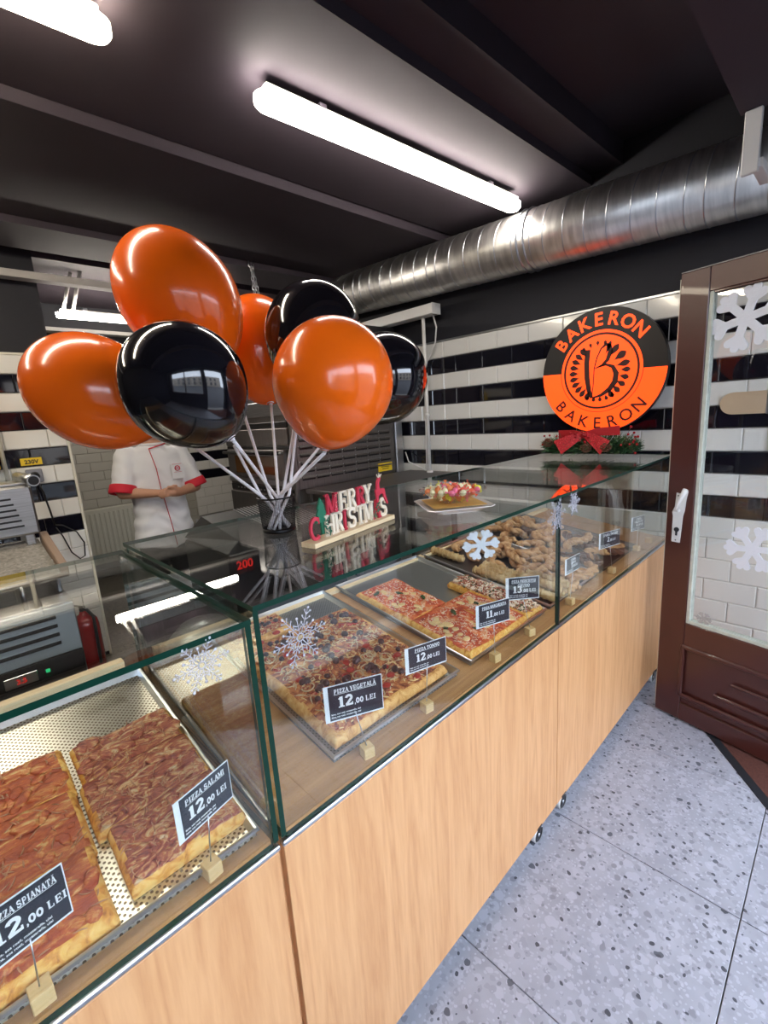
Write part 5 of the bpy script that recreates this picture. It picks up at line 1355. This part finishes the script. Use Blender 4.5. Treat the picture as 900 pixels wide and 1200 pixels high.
for s, dx, n in ((0,.0,11), (1,.045,9)):
    for i in range(n):
        o = link('link', lkm, ch, (dx*(i+1)/n+(0 if s == 0 else -.0), 0, -.050-.030*i)); o.rotation_euler = (0, 0, PI/2*(i % 2))
MB().tube([(-.02,0,.0), (-.022,0,-.03), (-.005,0,-.045), (.015,0,-.04), (.018,0,-.012)], .004, 6).build('hook', M['alu'], ch)

# ================================================================== PERSON
PY = 2.80
person = thing('person', 'person in white chef jacket with red cuffs, hands clasped, face hidden behind a balloon', 'person', (.80,PY+.05,0))
pl_ = Vector((.80,PY+.05,0))
def loft(m, rings, n=28, cap=True, mi=0):
    """rings: (cx,cy,cz,rx,ry)"""
    vs = []; 
    for cx, cy, cz, rx, ry in rings:
        for k in range(n):
            a = 2*PI*k/n; c, s = math.cos(a), math.sin(a)
            e = .85; vs.append((cx+rx*math.copysign(abs(c)**e, c), cy+ry*math.copysign(abs(s)**e, s), cz))
    fs = []
    for i in range(len(rings)-1):
        for k in range(n): fs.append((i*n+k, i*n+(k+1) % n, (i+1)*n+(k+1) % n, (i+1)*n+k))
    if cap: fs += [tuple(reversed(range(n))), tuple((len(rings)-1)*n+k for k in range(n))]
    m.add(vs, fs, mi, True)
SHL, ELL, WRL = Vector((-.172,0,1.405)), Vector((-.245,-.050,1.150)), Vector((-.055,-.225,1.135))
SHR, ELR, WRR = Vector((.176,0,1.395)), Vector((.245,-.060,1.130)), Vector((.045,-.235,1.120))
b = MB()
loft(b, [(0,0,.80,.135,.10), (0,0,.92,.150,.105), (0,0,1.02,.130,.095), (0,0,1.18,.150,.105), (0,0,1.32,.165,.105), (0,0,1.405,.150,.08), (0,0,1.44,.07,.06), (0,-.01,1.52,.055,.058)])
# head with face
b.ell((0,-.02,1.600), (.076,.092,.108), 24, 16); b.ell((0,-.045,1.545), (.052,.060,.052), 16, 10)
b.ell((0,-.112,1.590), (.012,.018,.022), 10, 8); b.ell((0,-.100,1.550), (.022,.010,.006), 10, 6)
for s in (-1, 1): b.ell((s*.078,-.01,1.595), (.010,.018,.030), 10, 8)
for S_, E_, W_ in ((SHL, ELL, WRL), (SHR, ELR, WRR)):
    b.tube([S_, S_.lerp(E_, .5), E_], [.052,.046,.040], 14); b.ell(E_, (.041,.041,.041), 12, 8); b.ell(S_, (.056,.052,.052), 12, 8)
    b.tube([E_, E_.lerp(W_, .35), W_], [.040,.037,.025], 14)
# legs and feet
for s in (-1, 1):
    b.tube([(s*.085,0,.88), (s*.09,-.01,.50), (s*.09,.0,.10)], [.085,.058,.040], 14)
    b.ell((s*.095,-.06,.045), (.042,.115,.040), 14, 8)
# clasped hands: palms and unequal bent fingers
pL = WRL+Vector((.045,-.012,.006)); pR = WRR+Vector((-.035,-.020,.014))
b.tube([WRL, pL, pL+Vector((.035,-.005,.0))], [.025,.032,.028], 12); b.tube([WRR, pR, pR+Vector((-.032,.0,.004))], [.025,.032,.028], 12)
hc = (pL+pR)*.5
for i in range(4):
    z = .030-.018*i; Lf = (.060,.070,.066,.052)[i]
    q = pR+Vector((-.030,-.012,z*.8)); b.tube([q, q+Vector((-Lf*.5,-.012,.002)), q+Vector((-Lf*.85,.004,-.006)), q+Vector((-Lf,.016,-.012))], [.0088,.0085,.008,.0065], 8)
    q = pL+Vector((.030,.004,z*.8)); b.tube([q, q+Vector((Lf*.45,-.006,-.004)), q+Vector((Lf*.8,-.004,-.012))], [.0088,.0085,.007], 8)
q = pL+Vector((.0,-.020,.022)); b.tube([q, q+Vector((.025,-.014,.016)), q+Vector((.050,-.010,.012))], [.011,.0105,.008], 8)
q = pR+Vector((.0,-.020,.022)); b.tube([q, q+Vector((-.022,-.012,.020)), q+Vector((-.040,.000,.020))], [.011,.0105,.008], 8)
remeshed('body', b, M['skin'], .0065, 3, person)
ey = MB()
for s in (-1, 1): ey.ell((s*.030,-.104,1.606), (.011,.006,.006), 10, 6)
ey.build('eyes', M['black_plastic'], person)
h_ = MB(); h_.ell((0,.000,1.630), (.084,.096,.095), 24, 14); h_.ell((0,.055,1.57), (.070,.045,.10), 16, 10); remeshed('hair', h_, M['hair'], .010, 3, person)
# jacket
j = MB()
loft(j, [(.0,0,.745,.212,.150), (.0,0,.80,.205,.146), (0,0,.92,.190,.138), (0,0,1.04,.178,.130), (0,0,1.18,.190,.132), (0,0,1.30,.200,.130), (0,0,1.385,.198,.108), (0,0,1.430,.150,.085), (0,0,1.455,.085,.075)])
for S_, E_ in ((SHL, ELL), (SHR, ELR)):
    d = E_-S_; j.tube([S_+Vector((0,0,.005)), S_+d*.35, S_+d*.75, S_+d*.97], [.072,.078,.076,.080], 16); j.ell(S_, (.075,.072,.062), 14, 8)
jk = remeshed('jacket', j, M['jacket'], .011, 3, person)
# folds: push vertices
for v in jk.data.vertices:
    c = v.co; f = math.sin(c.z*62+c.x*18+math.sin(c.x*23)*2)*math.sin(c.x*21+c.z*9)
    a = .006 if c.z < 1.12 else .003
    n_ = v.normal; v.co = c+n_*f*a
    if c.z < .80: v.co.z += -.028*max(0, 1-abs(c.x-.01)/.12)+.02*abs(c.x)
for E_, S_ in ((ELL, SHL), (ELR, SHR)):
    cf = MB(); d = (E_-S_).normalized(); q = Vector((0,0,1)).rotation_difference(d).to_matrix()
    cf.lathe([(.080,-.045), (.084,-.040), (.088,.008), (.084,.018), (.074,.016), (.072,-.02)], 24, c=E_-d*.010, mat=q)
    cf.build('cuff', M['red'], person)
pk = MB(); pk.tube([(-.055,-.112,1.435), (-.035,-.137,1.30), (-.025,-.138,1.15), (.0,-.142,.95), (.02,-.152,.74)], .0028, 5); pk.tube([(-.055,-.112,1.435), (.02,-.095,1.452), (.075,-.055,1.462)], .0045, 5); pk.build('red_piping', M['red'], person)
co = MB(); co.ring((0,0,1.462), .072, .012, 28, 6); co.build('collar', M['jacket'], person)
pc_ = MB().box((.105,-.137,1.265), (.085,.003,.11), b=.001).build('chest_pocket', M['jacket'], person)
lg = MB(); lg.ring((.105,-.141,1.285), .016, .0035, 20, 5, axis='y'); lg.box((.105,-.1405,1.285), (.020,.001,.006)); lg.box((.105,-.1405,1.315), (.065,.001,.002)); lg.box((.105,-.1405,1.258), (.055,.001,.002)); lg.build('chest_logo', M['red'], pc_)
tr_ = MB(); loft(tr_, [(0,0,.70,.185,.128), (0,0,.82,.180,.125), (0,0,.88,.165,.118)])
for s in (-1, 1): tr_.tube([(s*.092,0,.80), (s*.098,0,.48), (s*.100,.005,.06)], [.098,.082,.068], 18)
remeshed('trousers', tr_, M['trouser'], .014, 3, person)
shs = MB()
for s in (-1, 1): shs.ell((s*.098,-.055,.046), (.050,.130,.046), 16, 10)
shs.build('shoes', M['black_plastic'], person)
